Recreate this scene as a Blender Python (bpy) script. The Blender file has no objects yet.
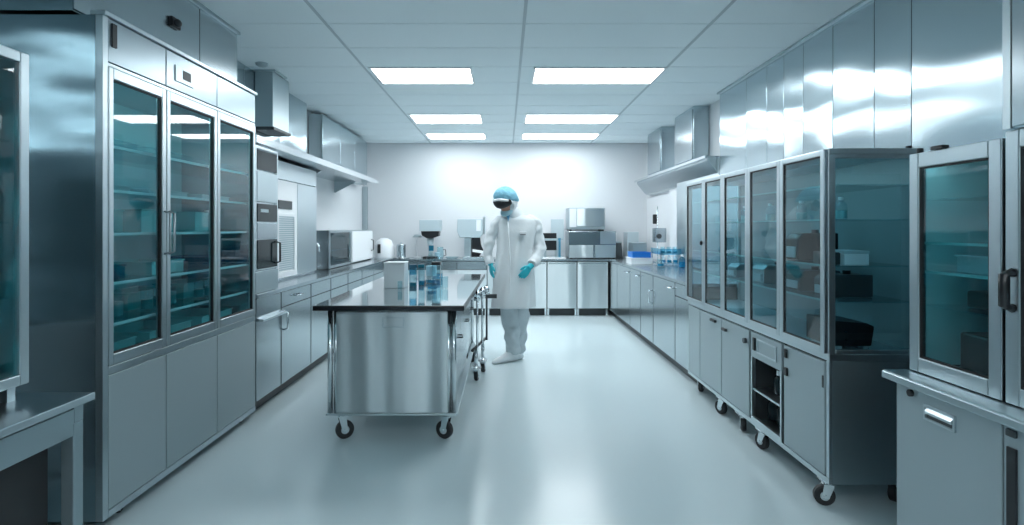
import bpy, bmesh, math, random
from mathutils import Vector, Matrix, noise
random.seed(7)
C = bpy.context.scene.collection
PI = math.pi
F = 560.0; CX = 505.0; CY = 228.0; H = 1.40
CEIL = 2.85
XL, XR, YB, YR = -2.42, 2.42, 9.56, -5.0

# ------------------------------------------------------------------ materials
def new_mat(name):
    m = bpy.data.materials.new(name); m.use_nodes = True
    nt = m.node_tree; b = nt.nodes['Principled BSDF']
    return m, nt, b

def plain(name, col, rough=.5, metal=0.0, emis=None, estr=0, coat=0, spec=.5, bump=0, bscale=60, var=0.0):
    m, nt, b = new_mat(name)
    b.inputs['Base Color'].default_value = (*col, 1)
    b.inputs['Roughness'].default_value = rough
    b.inputs['Metallic'].default_value = metal
    b.inputs['Coat Weight'].default_value = coat
    b.inputs['Specular IOR Level'].default_value = spec
    if emis:
        b.inputs['Emission Color'].default_value = (*emis, 1)
        b.inputs['Emission Strength'].default_value = estr
    tc = nt.nodes.new('ShaderNodeTexCoord')
    nz = nt.nodes.new('ShaderNodeTexNoise'); nz.inputs['Scale'].default_value = bscale
    nz.inputs['Detail'].default_value = 1 if var else 4
    nt.links.new(tc.outputs['Object'], nz.inputs['Vector'])
    if bump:
        bp = nt.nodes.new('ShaderNodeBump'); bp.inputs['Strength'].default_value = bump
        bp.inputs['Distance'].default_value = .01
        nt.links.new(nz.outputs['Fac'], bp.inputs['Height']); nt.links.new(bp.outputs['Normal'], b.inputs['Normal'])
    if var:
        mr = nt.nodes.new('ShaderNodeMapRange')
        mr.inputs['To Min'].default_value = rough - var; mr.inputs['To Max'].default_value = rough + var
        nt.links.new(nz.outputs['Fac'], mr.inputs['Value']); nt.links.new(mr.outputs['Result'], b.inputs['Roughness'])
    return m

def steel(name, col=(.46, .52, .55), rough=.22, wave=.35, wscale=1.4, aniso=0.0, arot=0.0, stretch=(1, 1, 1), brush=.012, bstretch=(.4, .4, 3)):
    """brushed stainless steel: slow waviness in the sheet plus fine brushing in the gloss"""
    m, nt, b = new_mat(name)
    b.inputs['Base Color'].default_value = (*col, 1)
    b.inputs['Metallic'].default_value = 1
    b.inputs['Roughness'].default_value = rough
    N = nt.nodes.new; L = nt.links.new
    tc = N('ShaderNodeTexCoord')
    mp = N('ShaderNodeMapping'); mp.inputs['Scale'].default_value = stretch
    oi = N('ShaderNodeObjectInfo')
    vm = N('ShaderNodeVectorMath'); vm.operation = 'MULTIPLY_ADD'
    L(oi.outputs['Random'], vm.inputs[0]); vm.inputs[1].default_value = (13, 7, 19); 
    L(tc.outputs['Object'], vm.inputs[2]); L(vm.outputs[0], mp.inputs['Vector'])
    nz = N('ShaderNodeTexNoise'); nz.inputs['Scale'].default_value = wscale; nz.inputs['Detail'].default_value = 1
    L(mp.outputs[0], nz.inputs['Vector'])
    bp = N('ShaderNodeBump'); bp.inputs['Strength'].default_value = wave; bp.inputs['Distance'].default_value = .04
    L(nz.outputs['Fac'], bp.inputs['Height']); L(bp.outputs['Normal'], b.inputs['Normal'])
    mp2 = N('ShaderNodeMapping'); mp2.inputs['Scale'].default_value = bstretch
    L(tc.outputs['Object'], mp2.inputs['Vector'])
    n2 = N('ShaderNodeTexNoise'); n2.inputs['Scale'].default_value = 2; n2.inputs['Detail'].default_value = 0
    L(mp2.outputs[0], n2.inputs['Vector'])
    mr = N('ShaderNodeMapRange'); mr.inputs['To Min'].default_value = rough - brush; mr.inputs['To Max'].default_value = rough + brush
    L(n2.outputs['Fac'], mr.inputs['Value']); L(mr.outputs[0], b.inputs['Roughness'])
    if aniso:
        b.inputs['Anisotropic'].default_value = aniso; b.inputs['Anisotropic Rotation'].default_value = arot
        tg = N('ShaderNodeTangent'); tg.direction_type = 'RADIAL'; tg.axis = 'Z'
        L(tg.outputs[0], b.inputs['Tangent'])
    return m

def glass(name, tint, refl=1.0, rough=.02):
    m = bpy.data.materials.new(name); m.use_nodes = True
    nt = m.node_tree; nt.nodes.clear(); N = nt.nodes.new; L = nt.links.new
    out = N('ShaderNodeOutputMaterial'); tr = N('ShaderNodeBsdfTransparent'); gl = N('ShaderNodeBsdfGlossy')
    tr.inputs[0].default_value = (*tint, 1); gl.inputs['Roughness'].default_value = rough
    fr = N('ShaderNodeFresnel'); fr.inputs['IOR'].default_value = 1.5
    mu = N('ShaderNodeMath'); mu.operation = 'MULTIPLY'; mu.inputs[1].default_value = refl; mu.use_clamp = True
    mx = N('ShaderNodeMixShader')
    ge = N('ShaderNodeNewGeometry'); inv = N('ShaderNodeMath'); inv.operation = 'SUBTRACT'; inv.inputs[0].default_value = 1
    m2 = N('ShaderNodeMath'); m2.operation = 'MULTIPLY'
    L(ge.outputs['Backfacing'], inv.inputs[1]); L(inv.outputs[0], m2.inputs[1]); L(mu.outputs[0], m2.inputs[0])
    L(fr.outputs[0], mu.inputs[0]); L(m2.outputs[0], mx.inputs[0]); L(tr.outputs[0], mx.inputs[1]); L(gl.outputs[0], mx.inputs[2])
    L(mx.outputs[0], out.inputs[0])
    return m

M = {}
M['steel'] = steel('brushed_steel', wave=.10, wscale=1.0, aniso=.5)
M['interior_grey'] = plain('grey_cabinet_interior', (.25, .32, .34), .45)
M['interior'] = plain('cabinet_interior', (.42, .58, .61), .5)
M['steel_panel'] = steel('wall_steel', (.52, .61, .65), .20, .8, .9, aniso=.9, arot=0, stretch=(1, 1, 1.8))
M['steel_side'] = steel('side_steel', (.40, .50, .54), .20, 1.0, 1.3, aniso=.9, arot=0, stretch=(.6, .6, 2.2))
M['steel_dull'] = steel('satin_steel', (.50, .58, .61), .38, .12)
M['steel_frame'] = steel('frame_steel', (.58, .65, .68), .30, .05)
M['steel_island'] = steel('island_steel', (.66, .72, .74), .36, .9, 2.2, aniso=.9, arot=.25, stretch=(1.8, 1.8, .10), bstretch=(3, 3, .4))
M['steel_bright'] = plain('bright_steel', (.75, .79, .81), .16, 1)
M['chrome'] = plain('chrome', (.8, .84, .86), .08, 1)
M['door_grey'] = plain('grey_painted_steel', (.38, .46, .49), .38, .25, var=.02, bscale=1.5)
M['rear'] = plain('grey_rear_wall', (.24, .34, .38), .5)
M['wall'] = plain('white_wall_paint', (.70, .72, .745), .55, bump=.02, bscale=120)
M['ceiling'] = plain('ceiling_tile', (.84, .92, .95), .7, bump=.05, bscale=90)
M['grid'] = plain('ceiling_grid_metal', (.52, .60, .64), .5)
M['floor'] = plain('epoxy_floor', (.60, .70, .73), .19, 0, coat=0, bscale=.8, var=.03)
M['black'] = plain('black_plastic', (.012, .013, .016), .3)
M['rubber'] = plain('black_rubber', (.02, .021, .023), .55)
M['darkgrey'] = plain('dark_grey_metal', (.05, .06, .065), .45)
M['grip'] = plain('handle_steel', (.40, .46, .49), .3, 1)
M['fascia'] = steel('fascia_steel', (.40, .47, .51), .33, .1, aniso=.5)
M['bench'] = plain('bench_frame_steel', (.30, .38, .41), .35, .7)
M['top_black'] = plain('black_edge', (.010, .011, .016), .25)
M['white_plastic'] = plain('white_plastic', (.86, .88, .90), .35)
M['pale_plastic'] = plain('pale_grey_plastic', (.48, .57, .61), .4)
M['blue'] = plain('blue_plastic', (.02, .19, .62), .3)
M['liquid'] = plain('blue_liquid', (.02, .26, .42), .12)
M['liquid2'] = plain('deep_teal_liquid', (.015, .17, .24), .12)
M['teal'] = plain('teal_plastic', (.06, .42, .44), .3)
M['teal_pale'] = plain('pale_teal_plastic', (.30, .58, .60), .35)
M['lamp'] = plain('lamp_diffuser', (.9, .9, .9), .5, emis=(.90, .97, 1.0), estr=11)
M['fill_glow'] = plain('cabinet_fill_glow', (.9, .9, .9), .5, emis=(.75, .97, 1.0), estr=9)  # invented glow that brightens the glass cabinet interiors
M['glass_teal'] = glass('teal_glass', (.66, .90, .92), 1.4)
M['glass'] = glass('cabinet_glass', (.76, .90, .93), 1.5)
M['glass_clear'] = glass('clear_glass', (.86, .95, .97), 1.2)
M['glass_blue'] = glass('blue_glass', (.50, .78, .90), 1.2)
M['glass_dark'] = plain('dark_oven_glass', (.010, .022, .027), .10, spec=.25)
M['tabletop'] = plain('polished_tabletop', (.50, .55, .57), .07, .85, coat=.6)
M['skin'] = plain('skin', (.50, .26, .19), .5)
M['coat'] = plain('white_coat_cloth', (.77, .81, .83), .75, bump=.3, bscale=22)
M['suit'] = plain('pale_trouser_cloth', (.54, .61, .645), .75, bump=.4, bscale=22)
M['cap'] = plain('blue_cap_fabric', (.22, .50, .64), .8, bump=.9, bscale=45)
M['maskblue'] = plain('pale_blue_mask', (.42, .66, .76), .7)
M['shirtblue'] = plain('blue_scrubs', (.10, .34, .55), .7)
M['glove'] = plain('turquoise_glove', (.02, .48, .58), .4)
M['green'] = plain('green_lamp', (.05, .5, .35), .4)

# ------------------------------------------------------------------ mesh builder
class MB:
    def __init__(s): s.bm = bmesh.new()
    def box(s, xa, xb, ya, yb, za, zb):
        xa, xb = sorted((xa, xb)); ya, yb = sorted((ya, yb)); za, zb = sorted((za, zb))
        v = [s.bm.verts.new(p) for p in ((xa,ya,za),(xb,ya,za),(xb,yb,za),(xa,yb,za),(xa,ya,zb),(xb,ya,zb),(xb,yb,zb),(xa,yb,zb))]
        for f in ((0,3,2,1),(4,5,6,7),(0,1,5,4),(1,2,6,5),(2,3,7,6),(3,0,4,7)): s.bm.faces.new([v[i] for i in f])
        return s
    def quadprism(s, pts, axis, a, b):
        """polygon pts (2-D) extruded along axis ('x','y','z') from a to b"""
        def P(p, t):
            return {'x': (t, p[0], p[1]), 'y': (p[0], t, p[1]), 'z': (p[0], p[1], t)}[axis]
        va = [s.bm.verts.new(P(p, a)) for p in pts]; vb = [s.bm.verts.new(P(p, b)) for p in pts]
        n = len(pts)
        s.bm.faces.new(va); s.bm.faces.new(vb[::-1])
        for i in range(n): s.bm.faces.new((va[i], vb[i], vb[(i+1) % n], va[(i+1) % n]))
        return s
    def loft(s, rings, cap=True):
        vr = [[s.bm.verts.new(p) for p in r] for r in rings]
        n = len(vr[0])
        for a, b in zip(vr, vr[1:]):
            for i in range(n): s.bm.faces.new((a[i], a[(i+1) % n], b[(i+1) % n], b[i]))
        if cap:
            s.bm.faces.new(vr[0][::-1]); s.bm.faces.new(vr[-1])
        return s
    def cyl(s, p0, p1, r, r1=None, n=20):
        return s.path([p0, p1], [r, r if r1 is None else r1], n)
    def path(s, pts, rad, n=12, wr=0, seed=0, flat=1.0):
        pts = [Vector(p) for p in pts]
        if not isinstance(rad, (list, tuple)): rad = [rad] * len(pts)
        rings = []; up = None
        for i, p in enumerate(pts):
            a = pts[max(i-1, 0)]; b = pts[min(i+1, len(pts)-1)]
            t = (b - a).normalized()
            if up is None:
                up = Vector((0, 0, 1)) if abs(t.z) < .9 else Vector((0, 1, 0))
            u = (up - t * up.dot(t)).normalized(); w = t.cross(u); up = u
            ring = []
            for k in range(n):
                q = 2*PI*k/n; r = rad[i]
                d = u*math.cos(q)*flat + w*math.sin(q)
                if wr: r += wr * noise.noise((p + d*r) * 14 + Vector((seed, 0, 0)))
                ring.append(p + d*r)
            rings.append(ring)
        return s.loft(rings)
    def lathe(s, c, prof, n=24, closed=False):
        """prof: list of (radius, z) about the vertical axis through c"""
        c = Vector(c); rings = []
        for r, z in prof:
            rings.append([c + Vector((max(r, 1e-4)*math.cos(2*PI*k/n), max(r, 1e-4)*math.sin(2*PI*k/n), z)) for k in range(n)])
        return s.loft(rings)
    def ell(s, c, r, rot=None, n=20, m=12):
        c = Vector(c); rings = []
        for j in range(m+1):
            t = -PI/2 + PI*j/m; t = max(min(t, PI/2-.02), -PI/2+.02)
            ring = []
            for k in range(n):
                q = 2*PI*k/n
                v = Vector((r[0]*math.cos(t)*math.cos(q), r[1]*math.cos(t)*math.sin(q), r[2]*math.sin(t)))
                if rot: v = rot @ v
                ring.append(c + v)
            rings.append(ring)
        return s.loft(rings)
    def build(s, name, mat, parent=None, bevel=0, smooth=False, sub=0, remesh=0):
        bmesh.ops.recalc_face_normals(s.bm, faces=s.bm.faces[:])
        xs = [v.co for v in s.bm.verts]
        lo = Vector((min(p.x for p in xs), min(p.y for p in xs), min(p.z for p in xs)))
        hi = Vector((max(p.x for p in xs), max(p.y for p in xs), max(p.z for p in xs)))
        c = (lo + hi) / 2; c.z = lo.z
        for v in s.bm.verts: v.co -= c
        me = bpy.data.meshes.new(name); s.bm.to_mesh(me); s.bm.free()
        me.materials.append(M[mat] if isinstance(mat, str) else mat)
        o = bpy.data.objects.new(name, me); C.objects.link(o)
        o.location = c
        if parent:
            o.parent = parent
            base = Vector((0, 0, 0)); q = parent
            while q: base += q.location; q = q.parent
            o.location = c - base
        if smooth:
            for p in me.polygons: p.use_smooth = True
        if remesh:
            r = o.modifiers.new('remesh', 'REMESH'); r.mode = 'VOXEL'; r.voxel_size = remesh; r.use_smooth_shade = True
            k = o.modifiers.new('smooth', 'SMOOTH'); k.iterations = 4
        if sub:
            q = o.modifiers.new('subdivide', 'SUBSURF'); q.levels = q.render_levels = sub
        if bevel:
            w = o.modifiers.new('bevel', 'BEVEL'); w.width = bevel; w.segments = 2; w.limit_method = 'ANGLE'; w.angle_limit = .7
        return o

def B(*a): return MB().box(*a)

def thing(name, label, cat, loc=(0, 0, 0), group=None):
    o = bpy.data.objects.new(name, None); C.objects.link(o); o.empty_display_size = .1
    o.location = loc; o['label'] = label; o['category'] = cat
    if group: o['group'] = group
    return o
def tag(o, label, cat, group=None):
    o['label'] = label; o['category'] = cat
    if group: o['group'] = group
    return o
def struct(name, mb, mat, **k):
    o = mb.build(name, mat, **k); o['kind'] = 'structure'; return o

def frame_rect(mb, xa, xb, ya, yb, za, zb, w, wz=None):
    """rectangular frame lying in a plane of constant x (slab xa..xb), border width w"""
    wz = wz or w
    mb.box(xa, xb, ya, ya+w, za, zb); mb.box(xa, xb, yb-w, yb, za, zb)
    mb.box(xa, xb, ya+w, yb-w, za, za+wz); mb.box(xa, xb, ya+w, yb-w, zb-wz, zb)
    return mb
def bar_handle(parent, x, s, y, z0, z1, mat='steel_bright', r=.008, off=.035, name='handle'):
    """vertical bow handle standing off a face at x towards s"""
    pts = [(x, y, z0), (x+s*off, y, z0+.01), (x+s*off, y, z1-.01), (x, y, z1)]
    return MB().path(pts, r, 10).build(name, mat, parent, smooth=True)
def hbar_handle(parent, x, s, y0, y1, z, mat='steel_bright', r=.007, off=.035):
    pts = [(x, y0, z), (x+s*off, y0+.01, z), (x+s*off, y1-.01, z), (x, y1, z)]
    return MB().path(pts, r, 10).build('handle', mat, parent, smooth=True)

# ------------------------------------------------------------------ room
struct('floor', B(XL-.1, XR+.1, YR, YB+.1, -.1, 0), 'floor')
struct('ceiling', B(XL-.1, XR+.1, YR, YB+.1, CEIL, CEIL+.1), 'ceiling')
struct('wall_left', B(XL-.1, XL, YR, YB+.1, 0, CEIL), 'wall')
struct('wall_right', B(XR, XR+.1, YR, YB+.1, 0, CEIL), 'wall')
struct('wall_back', B(XL, XR, YB, YB+.1, 0, CEIL), 'wall')
struct('wall_front', B(XL, XR, YR-.1, YR, 0, CEIL), 'rear')
t = MB()
for x in (-1.27, .135, 1.46): t.box(x-.011, x+.011, YR+.01, YB-.01, CEIL-.004, CEIL+.002)
struct('trim_1', t, 'grid')
t = MB()
k = -16
while True:
    y = 3.98 + .53*k; k += 1
    if y > YB - .1: break
    t.box(XL+.01, XR-.01, y-.006, y+.006, CEIL-.003, CEIL+.002)
struct('trim_2', t, 'ceiling')
struct('reflection_sheet', B(-2.418, -2.405, -.2, 2.555, .9, 2.84), 'steel_side')  # unseen steel sheet, added for the tall cabinet's side to reflect
struct('reflection_door', MB().box(-2.25, -1.45, YR+.001, YR+.05, 0, 2.1).box(-2.16, -1.54, YR+.05, YR+.06, .1, 2.0), 'white_plastic')  # unseen white door, added as a bright reflection for the island steel
struct('trim_3', B(-2.415, -2.34, 9.47, 9.555, .93, 2.1), 'steel_dull')

# ceiling lights
def ceiling_light(x0, x1, y0, y1, label):
    r = thing('ceiling_light', label, 'light', ((x0+x1)/2, (y0+y1)/2, CEIL), 'recessed ceiling light panels')
    m = MB(); z = CEIL-.012; w = .02
    m.box(x0-w, x0, y0-w, y1+w, z, CEIL); m.box(x1, x1+w, y0-w, y1+w, z, CEIL)
    m.box(x0, x1, y0-w, y0, z, CEIL); m.box(x0, x1, y1, y1+w, z, CEIL)
    m.build('frame', 'white_plastic', r)
    B(x0, x1, y0, y1, CEIL-.008, CEIL-.001).build('diffuser', 'lamp', r)
LX, RX = (-1.21, -.32), (.28, 1.44)
for (y0, y1, row) in ((5.06, 5.58, 'nearest'), (7.14, 7.70, 'middle'), (8.58, 9.04, 'farthest')):
    ceiling_light(*LX, y0, y1, f'glowing white ceiling panel, left one of the {row} lit row')
    ceiling_light(*RX, y0, y1, f'glowing white ceiling panel, right one of the {row} lit row')
for (y0, y1) in ((-.9, -.35), (-3.8, -3.25)):
    ceiling_light(*LX, y0, y1, 'white ceiling panel overhead %s, left side' % ('just behind the viewpoint' if y0 > -2 else 'far behind the viewpoint'))
    ceiling_light(*RX, y0, y1, 'white ceiling panel overhead %s, right side' % ('just behind the viewpoint' if y0 > -2 else 'far behind the viewpoint'))
# smoke detector, vent
tag(MB().lathe((-2.14, 4.93, CEIL-.03), [(.0, 0), (.03, 0), (.05, .012), (.055, .03)]).build('smoke_detector', 'pale_plastic', smooth=True),
    'small round grey detector on the ceiling above the tall glass cabinet end', 'detector')
v = thing('ceiling_vent', 'dark rectangular air vent in the ceiling near the left wall', 'vent', (-2.24, 5.26, CEIL))
frame_m = MB(); frame_m.box(-2.34, -2.10, 5.12, 5.14, CEIL-.015, CEIL); frame_m.box(-2.34, -2.10, 5.38, 5.40, CEIL-.015, CEIL)
frame_m.box(-2.34, -2.32, 5.14, 5.38, CEIL-.015, CEIL); frame_m.box(-2.12, -2.10, 5.14, 5.38, CEIL-.015, CEIL)
frame_m.build('frame', 'steel_dull', v)
g = MB()
g.box(-2.32, -2.12, 5.14, 5.38, CEIL-.003, CEIL-.001)
for i in range(7): g.box(-2.32, -2.12, 5.155+.033*i, 5.165+.033*i, CEIL-.012, CEIL-.003)
g.build('grille', 'darkgrey', v)

# ------------------------------------------------------------------ casters
def caster(parent, x, y, ztop, ang=0, r=.052, name='caster'):
    """plate, fork and wheel under ztop, wheel on the floor"""
    c = MB().box(x-.045, x+.045, y-.04, y+.04, ztop-.008, ztop).build(name, 'steel_bright', parent, bevel=.002)
    ca, sa = math.cos(ang), math.sin(ang)
    def T(u, v_, z): return (x + ca*u - sa*v_, y + sa*u + ca*v_, z)
    off = .025
    f = MB()
    f.path([T(0, 0, ztop-.008), T(0, 0, ztop-.03)], .022, 14)
    for sd in (-1, 1):
        q = [T(-.02, sd*.02, ztop-.02), T(.03, sd*.02, ztop-.02), T(off+.018, sd*.02, r-.008), T(off-.018, sd*.02, r-.008)]
        q2 = [T(-.02, sd*.024, ztop-.02), T(.03, sd*.024, ztop-.02), T(off+.018, sd*.024, r-.008), T(off-.018, sd*.024, r-.008)]
        f.loft([[Vector(p) for p in q], [Vector(p) for p in q2]])
    f.path([T(-.02, 0, ztop-.024), T(.032, 0, ztop-.024)], .024, 10, flat=.35)
    f.path([T(off, -.028, r), T(off, .028, r)], .008, 10)
    f.build('fork', 'chrome', c)
    w = MB()
    w.path([T(off, -.018, r), T(off, -.012, r), T(off, .012, r), T(off, .018, r)], [r-.008, r, r, r-.008], 28)
    MB().path([T(off, -.0195, r), T(off, .0195, r)], r*.45, 16).build('wheel_hub', 'pale_plastic', c)
    w.build('wheel', 'rubber', c, smooth=False)
    return c

# ------------------------------------------------------------------ left tall glass cabinet
def left_cabinet():
    xf, y0, y1 = -1.85, 2.57, 4.14; xb = -2.40
    s = [2.57, 3.05, 3.59, 4.14]
    r = thing('storage_cabinet', 'tall stainless cabinet with three teal glass doors above three plain doors', 'cabinet', (-2.12, 3.35, 0))
    m = MB(); xi = xf-.03
    m.box(xb, xi, y0, y0+.02, .05, 2.38); m.box(xb, xi, y1-.02, y1, .05, 2.38)
    m.box(xb, xi, y0+.02, y1-.02, 2.34, 2.38); m.box(xb, xi, y0+.02, y1-.02, .72, .76); m.box(xb, xi, y0+.02, y1-.02, .05, .08)
    m.build('body', 'steel_side', r)
    B(xb, xb+.02, y0+.02, y1-.02, .08, 2.34).build('back_panel', 'interior', r)
    B(xb+.02, xi-.01, y0+.02, y1-.02, 2.16, 2.18).build('inner_ceiling', 'steel_dull', r)
    B(xf-.10, xf-.07, y0+.04, y1-.04, 2.150, 2.159).build('added_fill_strip', 'fill_glow', r)  # added light source, brightens the shelves behind the teal doors
    m = MB()
    m.box(xi, xf+.004, y0, y0+.035, .05, 2.38)
    m.box(xi, xf+.002, y0+.035, y1, 2.155, 2.172); m.box(xi, xf+.004, y0+.035, y1, .715, .752); m.box(xi, xf+.006, y0+.035, y1, .05, .085)
    m.build('front_frame', 'steel_frame', r, bevel=.002)
    B(xi-.02, xf+.02, y0-.006, y1+.004, 2.38, 2.40).build('cornice', 'steel_frame', r, bevel=.003)
    for z in (1.80, 1.585, 1.375, 1.135, .935):
        sh = B(xb+.02, xf-.06, y0+.02, y1-.02, z-.008, z).build('shelf', 'glass_clear', r)
        B(xf-.06, xf-.052, y0+.02, y1-.02, z-.012, z+.002).build('shelf_edge', 'white_plastic', sh)
    for i in range(3):
        a, b = s[i]+(.035 if i == 0 else .004), s[i+1]-.004
        B(xi, xf+.004, a, b, 2.176, 2.376).build('fascia_panel', 'fascia', r, bevel=.002)
        d = frame_rect(MB(), xi, xf+.008, a, b, .756, 2.152, .032, .05).build('glass_door', 'steel_frame', r, bevel=.003)
        B(xf-.014, xf-.008, a+.03, b-.03, .80, 2.105).build('pane', 'glass_teal', d)
        e = frame_rect(MB(), xf-.016, xf-.001, a+.032, b-.032, .806, 2.102, .008).build('gasket', 'rubber', d)
        B(xi, xf+.006, a, b, .088, .712).build('door', 'door_grey', r, bevel=.002)
        if i < 2:
            yy = b-.016 if i == 0 else a+.016
            bar_handle(d, xf+.008, 1, yy, 1.26, 1.49, 'grip', .006, .03)
    # controller, black vent
    p = B(xf+.004, xf+.010, 3.13, 3.31, 2.225, 2.315).build('control_panel', 'steel_dull', r, bevel=.002)
    B(xf+.010, xf+.012, 3.20, 3.28, 2.25, 2.30).build('display', 'darkgrey', p)
    B(xf+.004, xf+.012, 2.625, 2.655, 2.25, 2.36).build('vent_slot', 'black', r)
    caster(r, -1.93, 4.02, .06, .4, .024); caster(r, -1.93, 2.75, .06, .4, .024)
    caster(r, -2.32, 4.02, .06, .4, .024); caster(r, -2.32, 2.75, .06, .4, .024)
    return r
left_cabinet()
# bulkhead above
r = thing('bulkhead_casing', 'steel boxed casing between the tall left cabinet and the ceiling', 'casing', (-2.2, 3.35, 2.40))
B(-2.41, -1.985, 2.57, 4.13, 2.40, 2.845).build('body', 'steel_side', r)
for a, b in ((2.57, 3.62), (3.63, 4.13)): B(-1.985, -1.975, a, b, 2.405, 2.84).build('front_panel', 'steel', r, bevel=.002)
B(-1.985, -1.955, 2.56, 4.14, 2.825, 2.845).build('top_trim', 'steel_dull', r)
o = thing('camera_dome', 'small black sensor on the steel casing above the tall cabinet', 'sensor', (-1.96, 3.34, 2.62))
B(-1.975, -1.955, 3.29, 3.38, 2.59, 2.65).build('mount', 'black', o, bevel=.004)
MB().ell((-1.95, 3.335, 2.62), (.022, .03, .024)).build('lens', 'black', o, smooth=True)

# ------------------------------------------------------------------ contents of glass cabinets
def open_bin(x0, x1, y0, y1, z, h, mat, label, cat='bin', group=None, name='storage_bin', w=.004):
    m = MB(); m.box(x0, x1, y0, y1, z, z+w)
    m.box(x0, x0+w, y0, y1, z+w, z+h); m.box(x1-w, x1, y0, y1, z+w, z+h)
    m.box(x0+w, x1-w, y0, y0+w, z+w, z+h); m.box(x0+w, x1-w, y1-w, y1, z+w, z+h)
    m.box(x0-.006, x1+.006, y0-.006, y0, z+h-.008, z+h); m.box(x0-.006, x1+.006, y1, y1+.006, z+h-.008, z+h)
    m.box(x0-.006, x0, y0, y1, z+h-.008, z+h); m.box(x1, x1+.006, y0, y1, z+h-.008, z+h)
    return tag(m.build(name, mat, bevel=.002), label, cat, group)
def beaker(x, y, z, r, h, label, liquid=None, fill=.4, group=None, mat='glass_clear', name='beaker'):
    t = thing(name, label, 'beaker', (x, y, z), group)
    MB().lathe((x, y, z), [(0, .001), (r*.92, .001), (r, .008), (r, h*.94), (r*1.08, h), (r*1.02, h), (r*.94, h*.93), (r*.94, .01), (0, .01)]).build('vessel', mat, t, smooth=True)
    if liquid: MB().lathe((x, y, z), [(0, .011), (r*.93, .011), (r*.93, h*fill), (0, h*fill)]).build('liquid', liquid, t)
    return t
def bottle(x, y, z, r, h, label, body='glass_clear', cap='white_plastic', liquid=None, fill=.5, name='bottle', group=None, neck=.38, labelcol=None):
    t = thing(name, label, 'bottle', (x, y, z), group)
    MB().lathe((x, y, z), [(0, .001), (r*.9, .001), (r, .006), (r, h*.60), (r*.85, h*.70), (r*neck, h*.82), (r*neck, h*.92), (0, h*.92)]).build('vessel', body, t, smooth=True)
    MB().lathe((x, y, z), [(0, h*.86), (r*neck*1.25, h*.86), (r*neck*1.25, h), (0, h)]).build('cap', cap, t)
    if liquid: MB().lathe((x, y, z), [(0, .005), (r*.94, .005), (r*.94, h*fill), (0, h*fill)]).build('liquid', liquid, t)
    if labelcol: MB().lathe((x, y, z), [(r*1.01, h*.2), (r*1.02, h*.21), (r*1.02, h*.45), (r*1.01, h*.46)]).build('label_band', labelcol, t)
    return t

# left tall cabinet stock, door by door
doors = ['near', 'middle', 'far']
ys = [(2.63, 3.02), (3.10, 3.55), (3.64, 4.08)]
for di, (ya, yb) in enumerate(ys):
    d = doors[di]
    g = 'teal labware in the tall left cabinet'
    # top tray
    open_bin(-2.30, -1.98, ya, yb, 1.801, .05, 'glass_clear', f'shallow clear tray on the top shelf behind the {d} teal glass door', 'tray', g, 'tray')
    open_bin(-2.28, -1.98, ya+.02, yb-.06, 1.586, .035, 'pale_plastic', f'flat pale tray on the second shelf behind the {d} teal glass door', 'tray', g, 'tray')
    open_bin(-2.20, -2.02, ya+.01, ya+.17, 1.376, .13, 'teal_pale', f'pale teal open bin left on the third shelf behind the {d} glass door', 'bin', g)
    if di != 2:
        open_bin(-2.20, -2.02, ya+.20, ya+.33, 1.376, .12, 'teal', f'darker teal open bin right on the third shelf behind the {d} glass door', 'bin', g)
    else:
        bottle(-2.08, ya+.28, 1.376, .045, .15, 'stout white capped bottle on the third shelf behind the far glass door', 'teal_pale', group=g)
    open_bin(-2.26, -1.98, ya+.04, yb-.10, 1.136, .075, 'glass_blue' if di != 1 else 'teal_pale', f'wide teal tub on the fourth shelf behind the {d} glass door', 'tub', g, 'tub')
    for j in range(3):
        beaker(-2.02, ya+.06+.11*j, 1.136 if di == 9 else .936, .032, .11, f'teal filled beaker, {["first", "second", "third"][j]} along the lowest shelf behind the {d} glass door', 'teal', .55 + .1*j, g)
    open_bin(-2.30, -2.10, ya+.02, yb-.04, .936, .10, 'teal', f'long teal bin at the back of the lowest shelf behind the {d} glass door', 'bin', g)
    open_bin(-2.28, -1.98, ya+.02, yb-.02, .7605, .06, 'teal_pale', f'low teal tray on the floor of the cabinet behind the {d} glass door', 'tray', g, 'tray')

# ------------------------------------------------------------------ front left bench and its cabinet
r = thing('work_bench', 'steel bench at the left front edge with the shade beneath modelled as a dark block', 'bench', (-1.87, 1.4, 0))
B(-2.40, -1.375, .62, 1.88, .825, .85).build('worktop', 'grip', r, bevel=.003)
m = MB(); m.box(-2.38, -1.40, .65, .69, .765, .825); m.box(-2.38, -1.40, 1.82, 1.86, .765, .825); m.box(-1.43, -1.40, .69, 1.82, .725, .812); m.box(-2.38, -2.35, .69, 1.82, .765, .825)
m.build('apron', 'bench', r, bevel=.002)
for x, y in ((-1.44, 1.815), (-1.44, .65), (-2.38, 1.815), (-2.38, .65)):
    B(x, x+.042, y, y+.042, 0, .765).build('leg', 'bench', r, bevel=.003)
B(-2.35, -1.47, .70, 1.80, .02, .76).build('shade_block', 'rubber', r)  # dark solid filling the open space, stands for shade under the bench

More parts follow.
